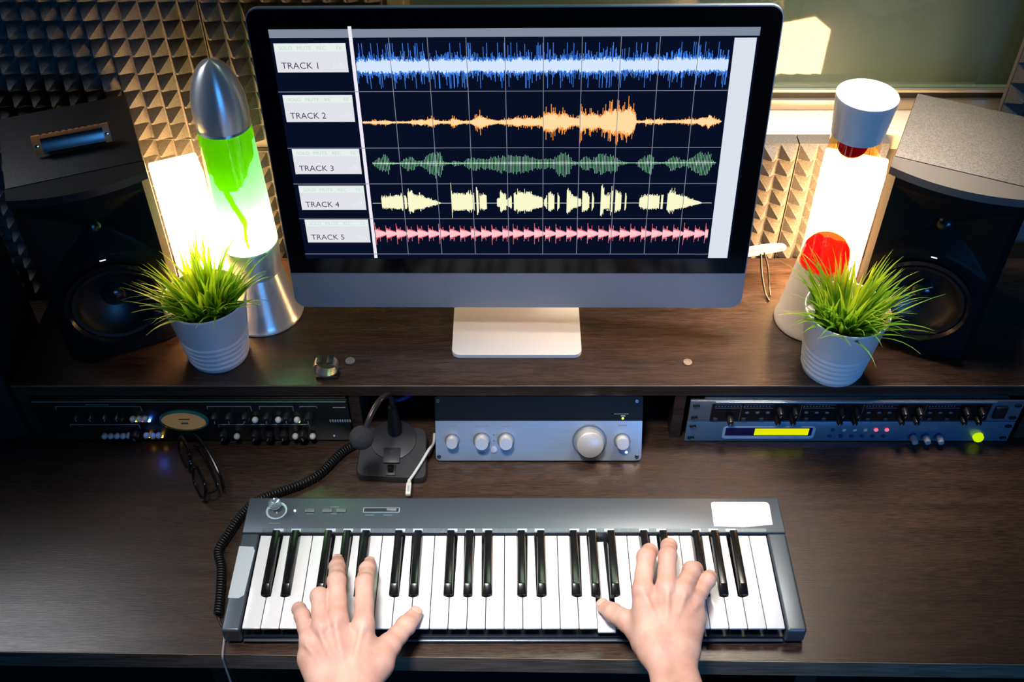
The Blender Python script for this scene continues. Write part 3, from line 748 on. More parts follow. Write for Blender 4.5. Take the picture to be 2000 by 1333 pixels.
lg = MB(); v, f = text_into(lg, 'audio', 0, 0, .006, 0, fixed_w=.030, italic=.3); 
for k in range(9): lg.box(bz(634)+.0036*k, bz(634)+.0036*k+.0022, -.0036, -.0031, .0415, .0465)
lg.build('maker_mark', PRINT, ra, smooth=0)
for u, z, a in [(137, kz1, 0), (166, kz1, .4), (193, kz1, -.3), (218, kz1, .2), (410, kz1, 3.1), (438, kz1, 3.1), (470, kz1, 2.6), (513, kz1, 2.9), (552, kz1, 3.2), (595, kz1, 3.14), (237, kz2, 3.3), (416, kz2, 2.8), (480, kz2, 2.7), (508, kz2, 2.7), (538, kz2, 2.8), (576, kz2, 3.4)]:
    knob(ra, bz(u), z-.002, .0072, .012, mat('knob_black', (.012, .013, .015), .35), -.0031, PRINT, a)
LEDA = emis('led_amber', (1.0, .55, .06), 3.0); LEDB = emis('led_blue', (.05, .18, 1.0), 60.0); LEDR = emis('led_red', (1.0, .05, .12), 2.5); LEDG = emis('led_green', (.65, 1.0, .05), 3.0)
cream = [(246, .054), (259, .054), (271, .054), (176, .0165), (188.5, .0165), (201, .0165), (213.5, .0165), (225, .0175), (261, .0175), (273.5, .0165), (286, .0175), (488, .052), (534, .052), (571, .052), (443, .0155), (561, .0155), (596, .0155)]
for u, z in cream:
    MB().sphere((bz(u), -.0085, z), .0047, 20, (1, 1.1, 1)).build('push_button', CREAMBTN, ra)
for u, z, m in [(249, .0462, LEDA), (262, .0462, LEDR), (274.5, .0462, LEDB), (264, .0108, LEDA), (289, .0108, LEDA), (572.5, .0445, LEDG)]:
    MB().box(bz(u)-.0019, bz(u)+.0019, -.0065, -.0031, z-.0013, z+.0013, .0005).build('indicator_light', m, ra)
MB().lathe([(.0012, 0), (.0012, .002), (.0001, .0024)], M=Tr(bz(638), -.0031, .0118) @ Rx(PI/2), n=12).build('indicator_light', emis('led_dimblue', (.3, .45, .9), .6), ra)
mt = MB().lathe([(.0345, 0), (.036, .002), (.035, .005), (.0325, .006)], n=64, M=Tr(bz(345), -.0031, .048) @ Matrix.Diagonal((1, 1, .60, 1)) @ Rx(PI/2), caps=False).build('meter_rim', mat('meter_rim', (.02, .16, .12), .25), ra)
MB().lathe([(.0335, 0), (.0335, .003), (.0001, .0032)], n=64, M=Tr(bz(345), -.0031, .048) @ Matrix.Diagonal((1, 1, .60, 1)) @ Rx(PI/2)).build('meter_face', mat('meter_face', (.42, .24, .09), .4, **{'Emission_Color': (1.0, .55, .2, 1), 'Emission_Strength': .10}), ra)
MB().box(bz(338), bz(352), -.0068, -.0064, .0405, .0440).build('meter_mark', mat('meter_mark', (.10, .16, .18), .4), ra, smooth=0)
MB().box(bz(335), bz(357), -.0068, -.0064, .0500, .0520).build('meter_mark', mat('meter_text', (.12, .08, .04), .4), ra, smooth=0)

def rz_(u): return -.2413+(u-1349)/(1988-1349)*.4826
rc = thing('audio_compressor', 'upper right rack unit with four rows of black knobs', 'rack unit', (.499, 1.045, DZ+.0455))
MB().box(-.220, .220, .002, .20, .0006, .0435, .001).build('chassis', mat('chassis_blue', (.16, .22, .28), .35, .5), rc)
MB().box(-.2413, .2413, -.003, .0018, .0004, .0440, .0008).build('front_panel', mat('panel_steel', (.20, .23, .27), .4, .5), rc)
MB().box(rz_(1391), rz_(1926), -.0040, -.0031, .0025, .0385).build('black_fascia', mat('fascia_black', (.005, .006, .008), .3), rc, smooth=0)
MB().box(-.206, .200, -.0044, -.0030, .0405, .0430, .0004).build('top_trim', mat('trim_light', (.45, .62, .75), .25, .6), rc)
FP = mat('fascia_print', (.16, .22, .27), .4)
for u0, u1 in ((1397, 1446), (1452, 1508), (1566, 1627), (1686, 1746), (1806, 1866)):
    pl = MB(); pl.box(rz_(u0), rz_(u1), -.0045, -.0041, .0370, .0376); pl.box(rz_(u0), rz_(u1), -.0045, -.0041, .0300, .0306)
    for k in range(9): pl.box(rz_(u0)+.0045*k, rz_(u0)+.0045*k+.0018, -.0045, -.0041, .0325, .0345)
    pl.build('level_scale', FP, rc, smooth=0)
for u in (1447, 1562, 1681, 1801): MB().box(rz_(u), rz_(u)+.0005, -.0045, -.0041, .003, .038).build('printed_line', FP, rc, smooth=0)
for u in (1460, 1480, 1500, 1574, 1594, 1614, 1694, 1714, 1734, 1812, 1832, 1852):
    MB().box(rz_(u)-.0025, rz_(u)+.0025, -.0052, -.0041, .0195, .0225).build('selector_switch', FP, rc, smooth=0)
KB = mat('knob_matte_black', (.010, .010, .011), .3)
for u in (1521, 1550, 1640, 1669, 1759, 1788, 1878, 1907):
    knob(rc, rz_(u), .0285, .0050, .014, KB, -.0041, PRINT, 2.9)
for u in (1428, 1519, 1548, 1638, 1667, 1757, 1786, 1877, 1905):
    knob(rc, rz_(u), .0115, .0050, .014, KB, -.0041, PRINT, 3.0)
for u in (1401, 1456, 1490, 1577, 1611, 1696, 1730, 1815, 1849):
    MB().box(rz_(u)-.003, rz_(u)+.003, -.0062, -.0041, .0055, .0105, .0008).build('push_button', mat('btn_grey', (.06, .07, .08), .35), rc)
MB().box(rz_(1935), rz_(1958), -.0075, -.0031, .010, .034, .001).build('power_switch', BLACK, rc)
for sx in (-1, 1):
    for z in (.009, .035):
        MB().box(sx*.2325-.005, sx*.2325+.005, -.0036, -.0031, z-.0025, z+.0025, .002).build('mounting_slot', BLACK, rc)
rd = thing('effects_processor', 'lower right rack unit with bright yellow display', 'rack unit', (.499, 1.045, DZ+.0010))
MB().box(-.220, .220, .002, .20, .0006, .0430, .001).build('chassis', mat('chassis_blue', (.16, .22, .28), .35, .5), rd)
MB().box(-.2413, .2413, -.003, .0018, .0004, .0436, .0008).build('front_panel', BLUEMETAL, rd)
dm = MB(); dm.prism(rrect(rz_(1421), rz_(1602), .0075, .0335, .006), -.0045, -.0031, 'y'); dm.build('display_bezel', mat('bezel_chrome', (.50, .66, .80), .3, .2), rd)
MB().box(rz_(1426), rz_(1596), -.0050, -.0046, .0150, .0320, .0002).build('display_window', mat('navy_window', (.004, .012, .07), .2), rd)
MB().box(rz_(1483), rz_(1589), -.0054, -.0051, .0165, .0310).build('display', emis('lcd_yellow', (.78, .82, .0), 1.0), rd, smooth=0, label='glowing yellow display')
for k, u in enumerate((1636, 1658, 1679, 1700, 1721, 1742)):
    MB().lathe([(.0030, 0), (.0030, .0015), (.0001, .0022)], n=16, M=Tr(rz_(u), -.0031, .0265) @ Rx(PI/2)).build('indicator_light', [mat('btn_navy', (.02, .05, .16), .3), CREAMBTN, CREAMBTN, CREAMBTN, emis('led_red2', (1.0, .12, .2), 1.4), emis('led_red2', (1.0, .12, .2), 1.4)][k], rd)
    MB().lathe([(.0032, 0), (.0032, .002), (.0001, .0022)], n=16, M=Tr(rz_(u)-.002, -.0031, .0130) @ Rx(PI/2)).build('push_button', mat('btn_navy', (.02, .05, .16), .3), rd)
for u in (1797, 1822, 1848):
    k = knob(rd, rz_(u), .0135, .0052, .015, mat('knob_grey_blue', (.35, .36, .37), .3), -.0031)
    MB().lathe([(.0054, 0), (.0054, .004)], n=24, M=Tr(rz_(u), -.0031, .0135) @ Rx(PI/2)).build('knob_ring', mat('ring_blue', (.03, .06, .3), .3), k)
MB().lathe([(.0078, 0), (.0076, .005), (.0060, .007), (.0001, .0074)], n=32, M=Tr(rz_(1926), -.0031, .0120) @ Rx(PI/2)).build('power_button', emis('button_lime', (.55, .80, .0), 1.0), rd, label='lit lime green power button')
for sx in (-1, 1):
    for z in (.009, .035):
        MB().box(sx*.2325-.005, sx*.2325+.005, -.0036, -.0031, z-.0025, z+.0025, .002).build('mounting_slot', BLACK, rd)

# ------------------------------------------------------------------ silver amplifier, tilted back
am = thing('headphone_amplifier', 'silver and black amplifier box with one large volume knob', 'amplifier', (.0390, 1.0020, DZ))
AT = Rx(-math.radians(29))  # face leans back
hw = .1505; H = .1005
MA = Tr(0, 0, .0042) @ AT
def fbox(x0, x1, z0, z1, y0, y1, r=0): return MB().box(x0, x1, y0, y1, z0, z1, r, M=MA)
body = MB(); body.prism([(.010, .0012), (.0085, .004), (.0565, .0885), (.23, .0835), (.23, .0012)], -.145, .145, 'x'); body.build('case', mat('amp_black', (.008, .008, .010), .35), am, smooth=0)
fp = MB(); fp.prism([(x, z) for x, z in rrect(-hw, hw, 0, .0600, .006) if True], 0, .005, 'y', MA)
MB().prism([(-hw, .0615)]+[(-hw+.006-.006*math.cos(a), .006-.006*math.sin(a)) for a in [i*PI/12 for i in range(7)]]+[(hw-.006+.006*math.sin(a), .006-.006*math.cos(a)) for a in [i*PI/12 for i in range(7)]]+[(hw, .0615)], 0, .006, 'y', MA).build('silver_panel', SILVER, am)
fp.bm.free()
MB().prism([(-hw, .0617), (hw, .0617)]+[(hw-.005+.005*math.cos(a), H-.005+.005*math.sin(a)) for a in [i*PI/12 for i in range(7)]]+[(-hw+.005-.005*math.sin(a), H-.005+.005*math.cos(a)) for a in [i*PI/12 for i in range(7)]], 0, .006, 'y', MA).build('black_panel', mat('amp_panel_black', (.005, .006, .009), .5, **{'Specular_IOR_Level': .15}), am)
ax = lambda u: (u-1055)/410*2*hw
for u, z, r, ln in ((883, .031, .0085, .014), (942, .031, .0100, .015), (990, .031, .0100, .015), (1156, .0303, .0198, .018), (1221, .0305, .0095, .014)):
    MB().lathe([(r*1.28, -.0002), (r*1.28, .0006), (r*1.15, .0007)], n=40, M=MA @ Tr(ax(u), 0, z) @ Rx(PI/2), caps=False).build('knob_collar', mat('collar_grey', (.12, .14, .17), .4, .3), am)
    MB().lathe([(r, .0004), (r*1.02, .002), (r*.98, ln-.0012), (r*.90, ln), (.0001, ln)], n=48, M=MA @ Tr(ax(u), 0, z) @ Rx(PI/2)).build('knob', KNOBSILVER, am)
for u, z in ((856, .0065), (1251, .0065), (856, H-.0085), (1248, H-.0085)):
    s_ = MB().lathe([(.0030, .0002), (.0030, .0012), (.0024, .0018), (.0014, .0018), (.0012, .0008), (.0001, .0008)], n=20, M=MA @ Tr(ax(u), 0, z) @ Rx(PI/2)).build('screw', mat('screw_dark', (.10, .11, .12), .3, .8), am)
MB().lathe([(.0045, .0002), (.0045, .0022), (.0001, .0026)], n=24, M=MA @ Tr(ax(966), 0, .0175) @ Rx(PI/2)).build('push_button', KNOBSILVER, am)
for u, z in ((966, .031), (966, .040)): MB().lathe([(.0008, .0002), (.0001, .0004)], n=10, M=MA @ Tr(ax(u), 0, z) @ Rx(PI/2)).build('pin_hole', BLACK, am)
MB().lathe([(.0018, .0002), (.0014, .0012), (.0001, .0016)], n=16, M=MA @ Tr(ax(1221), 0, .0655) @ Rx(PI/2)).build('indicator_light', emis('led_lime', (.7, 1.0, .1), 2.2), am)
MB().lathe([(.0020, .0002), (.0016, .0012), (.0001, .0016)], n=16, M=MA @ Tr(ax(1230), 0, .0130) @ Rx(PI/2)).build('indicator_light', emis('led_blue_small', (.12, .25, 1.0), 8.0), am)
prn = MB()
for u, z, w in ((883, .0530, .012), (942, .0530, .020), (990, .0530, .014), (1156, .0550, .016), (1221, .0540, .012), (942, .0110, .010)):
    prn.box(ax(u)-w/2, ax(u)+w/2, -.0003, .0, z, z+.0022, M=MA)
prn.build('printed_text', mat('panel_print', (.20, .23, .28), .5), am, smooth=0)
prn = MB(); prn.box(ax(1203), ax(1232), -.0003, 0,   .0720, .0725, M=MA); prn.box(ax(1217), ax(1226), -.0003, 0, .0685, .0700, M=MA); prn.build('printed_text', PRINT, am, smooth=0)
for sx in (-.13, .13):
    MB().box(sx-.008, sx+.008, .03, .046, .0003, .0011).build('rubber_foot', RUBBER, am)

# ------------------------------------------------------------------ desk microphone
mc = thing('desk_microphone', 'black gooseneck microphone with foam ball on a wedge base', 'microphone', (-.1745, 1.000, DZ))
mb = MB()
poly = []
for x, y in ((-.052, -.032), (.052, -.038), (.048, .048), (-.048, .048)): poly.append((x, y))
def rpoly(pts, r, n=6):
    out = []; N = len(pts)
    for i in range(N):
        p = Vector(pts[i]); a = (Vector(pts[i-1])-p).normalized(); b = (Vector(pts[(i+1) % N])-p).normalized()
        for k in range(n+1):
            t = k/n; q = p+a*r*(1-t)**2+b*r*t**2; out.append((q.x, q.y))
    return out
bp1 = rpoly(poly, .013); top_ = [(x*.97, y*.97+.0005) for x, y in bp1]
V = [(x, y, .0012) for x, y in bp1]+[(x, y, .006+.18*max(y+.036, 0)) for x, y in bp1]+[(x*.965, y*.965+.0005, .010+.18*max(y+.036, 0)) for x, y in bp1]
n = len(bp1); Fc = [tuple(range(n))[::-1], tuple(range(2*n, 3*n))]
for j in range(2):
    for i in range(n): Fc.append((j*n+i, j*n+(i+1) % n, (j+1)*n+(i+1) % n, (j+1)*n+i))
MIC = mat('mic_base_grey', (.022, .023, .026), .42)
mb.faces(V, Fc); mb.build('base', MIC, mc)
MS = Tr(0, 0, .0102+.18*.036) @ Rx(math.atan(.18))
MB().lathe([(.034, 0), (.0335, .0016), (.032, .0022), (.0001, .0030)], n=56, M=MS @ Tr(0, .028, -.0002)).build('round_plate', MIC, mc)
MB().box(-.0125, .0115, -.013, .012, .0022, .0046, .001, M=MS).build('front_tab', MIC, mc)
MB().box(-.0075, .0065, -.032, -.015, .0000, .0018, .0006, M=MS).build('switch_frame', BLACK, mc)
MB().box(-.0045, .0035, -.029, -.018, .0018, .0048, .0008, M=MS @ Rx(-.12)).build('switch', GLOSSBLACK, mc)
MB().lathe([(.0108, .0), (.0100, .018), (.0065, .052), (.0058, .056)], c=(.0015, .040, .0235), n=28).build('stem', BLACK, mc)
gp = bez([(.0015, .040, .078), (.0020, .036, .100), (.0010, .018, .128), (-.006, -.008, .146), (-.016, -.030, .142), (-.0245, -.046, .129), (-.0275, -.051, .124)], 10)
MB().tube(gp, .0040, 10).build('gooseneck', mat('gooseneck_dark', (.035, .03, .03), .3, .5), mc)
MB().sphere((-.0295, -.053, .119), .0165, 32, (1, 1, 1.02)).build('foam_windscreen', noise_mat('foam_ball', (.010, .010, .012), (.026, .026, .03), .9, nscale=600, bump=.8), mc)
MB().box(-.0035, .0015, .0045, .0065, .0047, .0052, M=MS).build('red_mark', mat('red_dot', (.09, .01, .014), .5), mc)

# coiled cord
cp = bez([(-.2330, 1.030, DZ+.008), (-.2480, 1.018, DZ+.008), (-.2600, 1.002, DZ+.0078), (-.2780, .975, DZ+.0075), (-.3020, .9560, DZ+.0072), (-.3350, .9400, DZ+.0072), (-.3620, .9245, DZ+.0072), (-.3785, .900, DZ+.0072), (-.3900, .870, DZ+.0072), (-.3985, .842, DZ+.0072), (-.3895, .815, DZ+.0072), (-.3835, .780, DZ+.0072), (-.3790, .742, DZ+.0072)], 14)
L = [0]
for a, b in zip(cp, cp[1:]): L.append(L[-1]+(b-a).length)
def at_len(s):
    import bisect
    i = min(max(bisect.bisect(L, s)-1, 0), len(cp)-2); t = (s-L[i])/max(L[i+1]-L[i], 1e-9)
    return cp[i].lerp(cp[i+1], t), (cp[i+1]-cp[i]).normalized()
pitch = .0041; turns = L[-1]/pitch; ns = int(turns*12); hx = []
for k in range(ns+1):
    s = L[-1]*k/ns; p, tg_ = at_len(s); a = 2*PI*turns*k/ns
    sd_ = tg_.cross(Vector((0, 0, 1))).normalized(); hx.append(p+(sd_*math.cos(a)+Vector((0, 0, 1))*math.sin(a))*.0050)
hx = [Vector((-.2295, 1.044, DZ+.004)), Vector((-.2300, 1.040, DZ+.004))]+hx+[Vector((-.3765, .735, DZ+.004)), Vector((-.3700, .725, DZ+.003))]
tag(MB().tube(hx, .00165, 6).build('coiled_cord', CABLEBLK, smooth=180), 'black coiled cord curling around the left end of the keyboard', 'cord')
tag(MB().tube(bez([(-.3665, .7150, DZ+.002), (-.3655, .7030, DZ+.0020), (-.3645, .6930, DZ+.0020), (-.3642, .6872, DZ-.001), (-.3645, .6862, DZ-.012), (-.3650, .6860, DZ-.06), (-.3680, .6900, .55), (-.376, .70, .30)], 10), .0014, 8).build('thin_cord', mat('grey_cord', (.28, .28, .30), .35)),
    'thin grey cord hanging over the front desk edge at keyboard corner', 'cord')
us = thing('usb_cable', 'white cable with plug running from amplifier to keyboard back', 'cable', (-.14, .97, DZ))
b_ = Vector((-.14, .97, DZ))
up = bez([(-.1165, 1.052, DZ+.006), (-.1165, 1.030, DZ+.010), (-.1215, 1.008, DZ+.0215), (-.1310, .9860, DZ+.0200), (-.1400, .9680, DZ+.0175), (-.1465, .9560, DZ+.0160)], 10)
MB().tube([p-b_ for p in up], .0021, 10).build('cord', CABLEWHT, us)
MB().box(-.1505-b_.x, -.1430-b_.x, .9290-b_.y, .9500-b_.y, .0130, .0190, .0012).build('plug', CABLEWHT, us)
MB().tube([(-.1467-b_.x, .9498-b_.y, .0160), (-.1467-b_.x, .9570-b_.y, .0162)], [.0034, .0023], 12).build('strain_relief', CABLEWHT, us)
MB().box(-.1480-b_.x, -.1455-b_.x, .9340-b_.y, .9440-b_.y, .0189, .0193).build('plug_symbol', mat('plug_print', (.35, .36, .36), .5), us)

# cables and plugs in the middle bay
for pts_, r, m, lab in (([(-.205, 1.20, .79), (-.17, 1.17, .812), (-.140, 1.19, .822), (-.118, 1.23, .812)], .003, BLUEPLASTIC, 'blue lit cable behind the microphone stem'),
                        ([(-.165, 1.26, .790), (-.140, 1.22, .800), (-.122, 1.13, .790), (-.118, 1.10, .770)], .0045, CABLEBLK, 'dark cable bundle behind amplifier under the shelf'),
                        ([(-.21, 1.15, .756), (-.18, 1.12, .757), (-.14, 1.15, .757), (-.115, 1.20, .758)], .0035, BLUEPLASTIC, 'blue cable lying at the back of the middle bay')):
    tag(MB().tube(bez(pts_, 8), r, 8).build('audio_cable', m), lab, 'cable')
pgl = thing('jack_plug', 'grey and gold audio plug on the cables under the shelf', 'plug', (-.140, 1.150, .806))
Mj = Rz(-.5) @ Ry(PI/2+.25)
MB().lathe([(.0045, -.018), (.0048, .004), (.004, .006)], n=16, M=Mj).build('sleeve', mat('plug_grey', (.28, .30, .32), .3, .7), pgl)
MB().lathe([(.0028, .006), (.0028, .016), (.001, .018)], n=16, M=Mj).build('tip', mat('plug_gold', (.65, .48, .25), .25, .9), pgl)

# ------------------------------------------------------------------ glasses
gs = thing('eyeglasses', 'black framed eyeglasses resting on the desk left of the coiled cord', 'glasses', (-.460, .974, DZ), math.radians(-59))
FR = mat('gloss_frame', (.006, .006, .008), .12)
def lens_loop(cx, w, h, n=28, grow=0):
    out = []
    for k in range(n):
        a = 2*PI*k/n; c, s = math.cos(a), math.sin(a)
        ex = .62
        out.append((cx+(w+grow)*abs(c)**ex*math.copysign(1, c), .0, (h+grow)*abs(s)**ex*math.copysign(1, s)))
    return out
GM = Tr(0, 0, .0225) @ Rx(-.30)
fm = MB()
for cx in (-.032, .032): fm.tube([GM @ Vector(p) for p in lens_loop(cx, .0245, .0170)], .0023, 8, closed=True)
fm.tube([GM @ Vector(p) for p in bez([(-.009, 0, .007), (0, -.002, .0095), (.009, 0, .007)], 5)], .0021, 8)
fm.build('frame', FR, gs)
for cx in (-.032, .032):
    lm = MB(); lo_ = lens_loop(cx, .0235, .0160); lm.faces([tuple(GM @ Vector((x, .0006, z))) for x, y, z in lo_]+[tuple(GM @ Vector((x, -.0006, z))) for x, y, z in lo_], [tuple(range(28)), tuple(range(28, 56))[::-1]]+[(i, (i+1) % 28, 28+(i+1) % 28, 28+i) for i in range(28)])
    lm.build('lens', transparent_tint('lens_glass', (.85, .85, .85), gloss=.06, rough=.02) if 'lens_glass' not in MATS else MATS['lens_glass'], gs)
for s in (-1, 1):
    tp = bez([(s*.060, .003, .028), (s*.0615, .012, .028), (s*.052, .022-.003*s, .026), (s*.015, .026-.004*s, .024), (-s*.030, .026-.004*s, .018), (-s*.052, .022-.004*s, .006)], 8)
    MB().tube(tp, .0022, 8).build('temple', FR, gs)

# ------------------------------------------------------------------ keyboard
kb = thing('midi_keyboard', 'slate grey piano keyboard with white and black keys on the desk', 'keyboard', (.0022, .81, DZ))
KX = lambda x: x-.0022
KY = lambda y: y-.81
xl, xr = -.3645, .3695; yf, yb_ = .7080, .9125; kx0, kx1 = -.3400, .3432
ZT = KZ-DZ+.001
MB().box(KX(xl), KX(xr), KY(.8535), KY(yb_), .0045, ZT, .0016, 3).build('control_panel', KBODY, kb)
for a, b in ((xl, kx0-.0005), (kx1+.0005, xr)):
    mb = MB(); mb.box(KX(a), KX(b), KY(yf-.003), KY(.8533), .0045, ZT, .0038, 5); mb.build('end_cheek', KBODY, kb)
MB().box(KX(kx0)+.0002, KX(kx1)-.0002, KY(yf+.001), KY(.8533), .0045, .011).build('keybed', KDARK, kb, smooth=0)
MB().box(KX(kx0)-.0002, KX(kx1)+.0002, KY(yf-.0035), KY(yf+.0005), .0045, .0080, .0012).build('front_rail', KBODY, kb)
for x in (xl+.03, xr-.03):
    for y in (yf+.015, yb_-.02):
        MB().lathe([(.009, .0003), (.009, .0043)], c=(KX(x), KY(y), 0), n=20).build('rubber_foot', RUBBER, kb)
PT = .0235; KW = .0226
blk = [0, 1, 3, 4, 5]
white_proto = {}
def white_key_mesh(l, r):
    """top outline with notches for black keys on the left/right"""
    w = KW/2; nt = .0062; yb2 = .1405; yn = .0450
    pl_ = [(-w, 0), (w, 0)]
    pl_ += [(w, yn), (w-nt, yn), (w-nt, yb2)] if r else [(w, yb2)]
    pl_ += [(-w+nt, yb2), (-w+nt, yn), (-w, yn)] if l else [(-w, yb2)]
    mb = MB(); mb.prism(pl_, -.0028, 0, 'z')
    es = [e for e in mb.bm.edges if all(abs(v.co.z) < 1e-6 for v in e.verts)]+[e for e in mb.bm.edges if all(abs(v.co.y) < 1e-6 for v in e.verts) and abs(e.verts[0].co.x-e.verts[1].co.x) < 1e-6]
    bmesh.ops.bevel(mb.bm, geom=es, offset=.0009, segments=2, profile=.5, affect='EDGES')
    return mb
for i in range(29):
    o7 = i % 7
    r = (o7 in (0, 1, 3, 4, 5)) and i < 28; l = (o7 in (1, 2, 4, 5, 6))
    if (l, r) not in white_proto:
        ob = white_key_mesh(l, r).build('white_key', WKEY, kb, smooth=35); white_proto[(l, r)] = ob.data
    else:
        ob = bpy.data.objects.new('white_key', white_proto[(l, r)]); COL.objects.link(ob); ob.parent = kb
    xc = kx0+.0010+PT*(i+.5)+.00015
    ob.location = (KX(xc), KY(.7090), KZ-DZ)
    if i == 19:
        ob.location.z -= .0068; ob.location.y -= .0010; ob.rotation_euler = (-.040, 0, 0); ob.location.z -= .0
        ob['label'] = 'white key pressed down by the right thumb'
bkm = None
for i in range(28):
    if i % 7 not in (0, 1, 3, 4, 5): continue
    if bkm is None:
        mb = MB(); w = .0060; w2 = .0047
        sec = [(.0, -.010, w), (.0, .0035, w), (.0045, .0100, w2), (.0945, .0100, w2), (.0955, -.010, w)]
        V = []
        for y, z, ww in sec: V += [(-ww, y, z), (ww, y, z)]
        Fc = [(0, 1, 3, 2), (2, 3, 5, 4), (4, 5, 7, 6), (6, 7, 9, 8)]
        mb = MB()
        L0 = .0965
        V = [(-w, 0, -.010), (w, 0, -.010), (w, L0, -.010), (-w, L0, -.010),
             (-w, 0, .0030), (w, 0, .0030), (w, L0, .0030), (-w, L0, .0030),
             (-w2, .0125, .0098), (w2, .0125, .0098), (w2, L0, .0098), (-w2, L0, .0098)]
        Fc = [(0, 3, 2, 1), (0, 1, 5, 4), (1, 2, 6, 5), (2, 3, 7, 6), (3, 0, 4, 7), (4, 5, 9, 8), (5, 6, 10, 9), (6, 7, 11, 10), (7, 4, 8, 11), (8, 9, 10, 11)]
        mb.faces(V, Fc)
        bmesh.ops.bevel(mb.bm, geom=[e for e in mb.bm.edges if max(v.co.z for v in e.verts) > .002], offset=.0011, segments=3, profile=.5, affect='EDGES')
        ob = mb.build('black_key', BKEY, kb, smooth=50); bkm = ob.data
    else:
        ob = bpy.data.objects.new('black_key', bkm); COL.objects.link(ob); ob.parent = kb
    off = {0: -.0012, 1: .0014, 3: -.0018, 4: 0, 5: .0018}[i % 7]
    ob.location = (KX(kx0+.0012+PT*(i+1)+off), KY(.7555), KZ-DZ)
# stripe above the keys with pale marks
sm = MB(); sm.prism(rrect(KX(-.3378), KX(.3440), KY(.8545), KY(.8603), .0028), ZT-.0001, ZT+.0003, 'z'); sm.build('marker_strip', mat('strip_slate', (.16, .20, .23), .3, .4), kb)
mk = MB()
for i in range(28):
    if i % 7 in (0, 1, 3, 4, 5):
        x = KX(kx0+.0012+PT*(i+1)); mk.box(x-.0065, x+.0065, KY(.8550), KY(.8598), ZT+.0003, ZT+.0005)
mk.build('pale_marks', mat('pale_blue_print', (.45, .58, .66), .4), kb, smooth=0)
gm = MB()
for i in range(56):
    x = KX(-.331+.0119*i); gm.box(x, x+.0005, KY(.8550), KY(.8598), ZT+.0003, ZT+.0004)
gm.build('tick_marks', mat('tick_print', (.25, .30, .33), .4), kb, smooth=0)
# joystick, led, buttons, slider, stickers
jx, jy = KX(-.3232), KY(.8895)
MB().lathe([(.0145, 0), (.0145, .0012), (.0133, .0013), (.0130, .0004), (.0115, .0005)], c=(jx, jy, ZT), n=48, caps=False).build('joystick_ring', mat('pale_ring', (.50, .68, .75), .25, .3), kb)
MB().lathe([(.0120, .0004), (.0085, .0040), (.0060, .0050), (.0045, .0060), (.0040, .0120)], c=(jx, jy, ZT), n=36, caps=False).build('joystick_boot', mat('boot_grey', (.12, .14, .15), .15), kb)
CLR = transparent_tint('clear_knob', (.80, .88, .90), gloss=.16, rough=.05, diff=.25, dcol=(.5, .58, .62))
MB().lathe([(.0040, .0105), (.0075, .0120), (.0090, .0150), (.0088, .0185), (.0076, .0195), (.0050, .0180), (.0001, .0170)], c=(jx, jy, ZT), n=36).build('joystick_knob', CLR, kb)
MB().lathe([(.0015, 0), (.0013, .001), (.0001, .0014)], c=(KX(-.2983), KY(.8900), ZT), n=14).build('indicator_light', emis('led_violet', (.80, .70, 1.0), 5.0), kb)
for x in (-.2768, -.2528, -.2338): MB().box(KX(x)-.0075, KX(x)+.0060, KY(.8872), KY(.8930), ZT, ZT+.0018, .0006).build('push_button', mat('btn_slate', (.17, .19, .21), .35, .4), kb)
bm_ = MB()
for x in (-.2528, -.2338): bm_.lathe([(.0006, 0), (.0005, .0002)], c=(KX(x), KY(.8845), ZT), n=8)
for x, y, w in ((-.2445, .8960, .012), (-.2445, .8842, .008), (-.2768, .8842, .009), (-.3230, .8685, .016), (-.1950, .8820, .012), (-.1700, .8820, .012)): bm_.box(KX(x)-w/2, KX(x)+w/2, KY(y), KY(y)+.0011, ZT, ZT+.0002)
bm_.build('printed_text', mat('dim_print', (.20, .24, .25), .4), kb, smooth=0)
sf = MB(); sf.prism(rrect(KX(-.2045), KX(-.1545), KY(.8868), KY(.8950), .0015), ZT, ZT+.0006, 'z'); sf.build('slider_frame', mat('pale_ring', (.5, .68, .75), .25, .3), kb)
MB().box(KX(-.2035), KX(-.1555), KY(.8877), KY(.8941), ZT+.0006, ZT+.0009).build('slider_slot', mat('slot_dark', (.03, .035, .04), .3), kb, smooth=0)
MB().box(KX(-.1720), KX(-.1580), KY(.8880), KY(.8938), ZT+.0009, ZT+.0042, .001).build('slider_cap', mat('slider_grey', (.22, .23, .25), .35, .4), kb)
stk = MB(); stk.prism([(KX(.2740), KY(.8640)), (KX(.3140), KY(.8622)), (KX(.3540), KY(.8665))]+[(KX(.3552-.006+.006*math.cos(a)), KY(.8990+.006*math.sin(a))) for a in [i*PI/10 for i in range(6)]]+[(KX(.2750+.004-.004*math.sin(a)), KY(.9010+.004*math.cos(a))) for a in [i*PI/10 for i in range(6)]], ZT, ZT+.0003, 'z')
stk.build('blank_sticker', STICKER, kb, smooth=0, label='blank cream sticker')
stk = MB(); stk.prism([(KX(-.3640), KY(.7520)), (KX(-.3500), KY(.7515)), (KX(-.3440), KY(.7560)), (KX(-.3418), KY(.8240)), (KX(-.3450), KY(.8305)), (KX(-.3640), KY(.8315))], ZT, ZT+.0003, 'z')
stk.build('grey_tape', GREYTAPE, kb, smooth=0, label='pale grey tape')

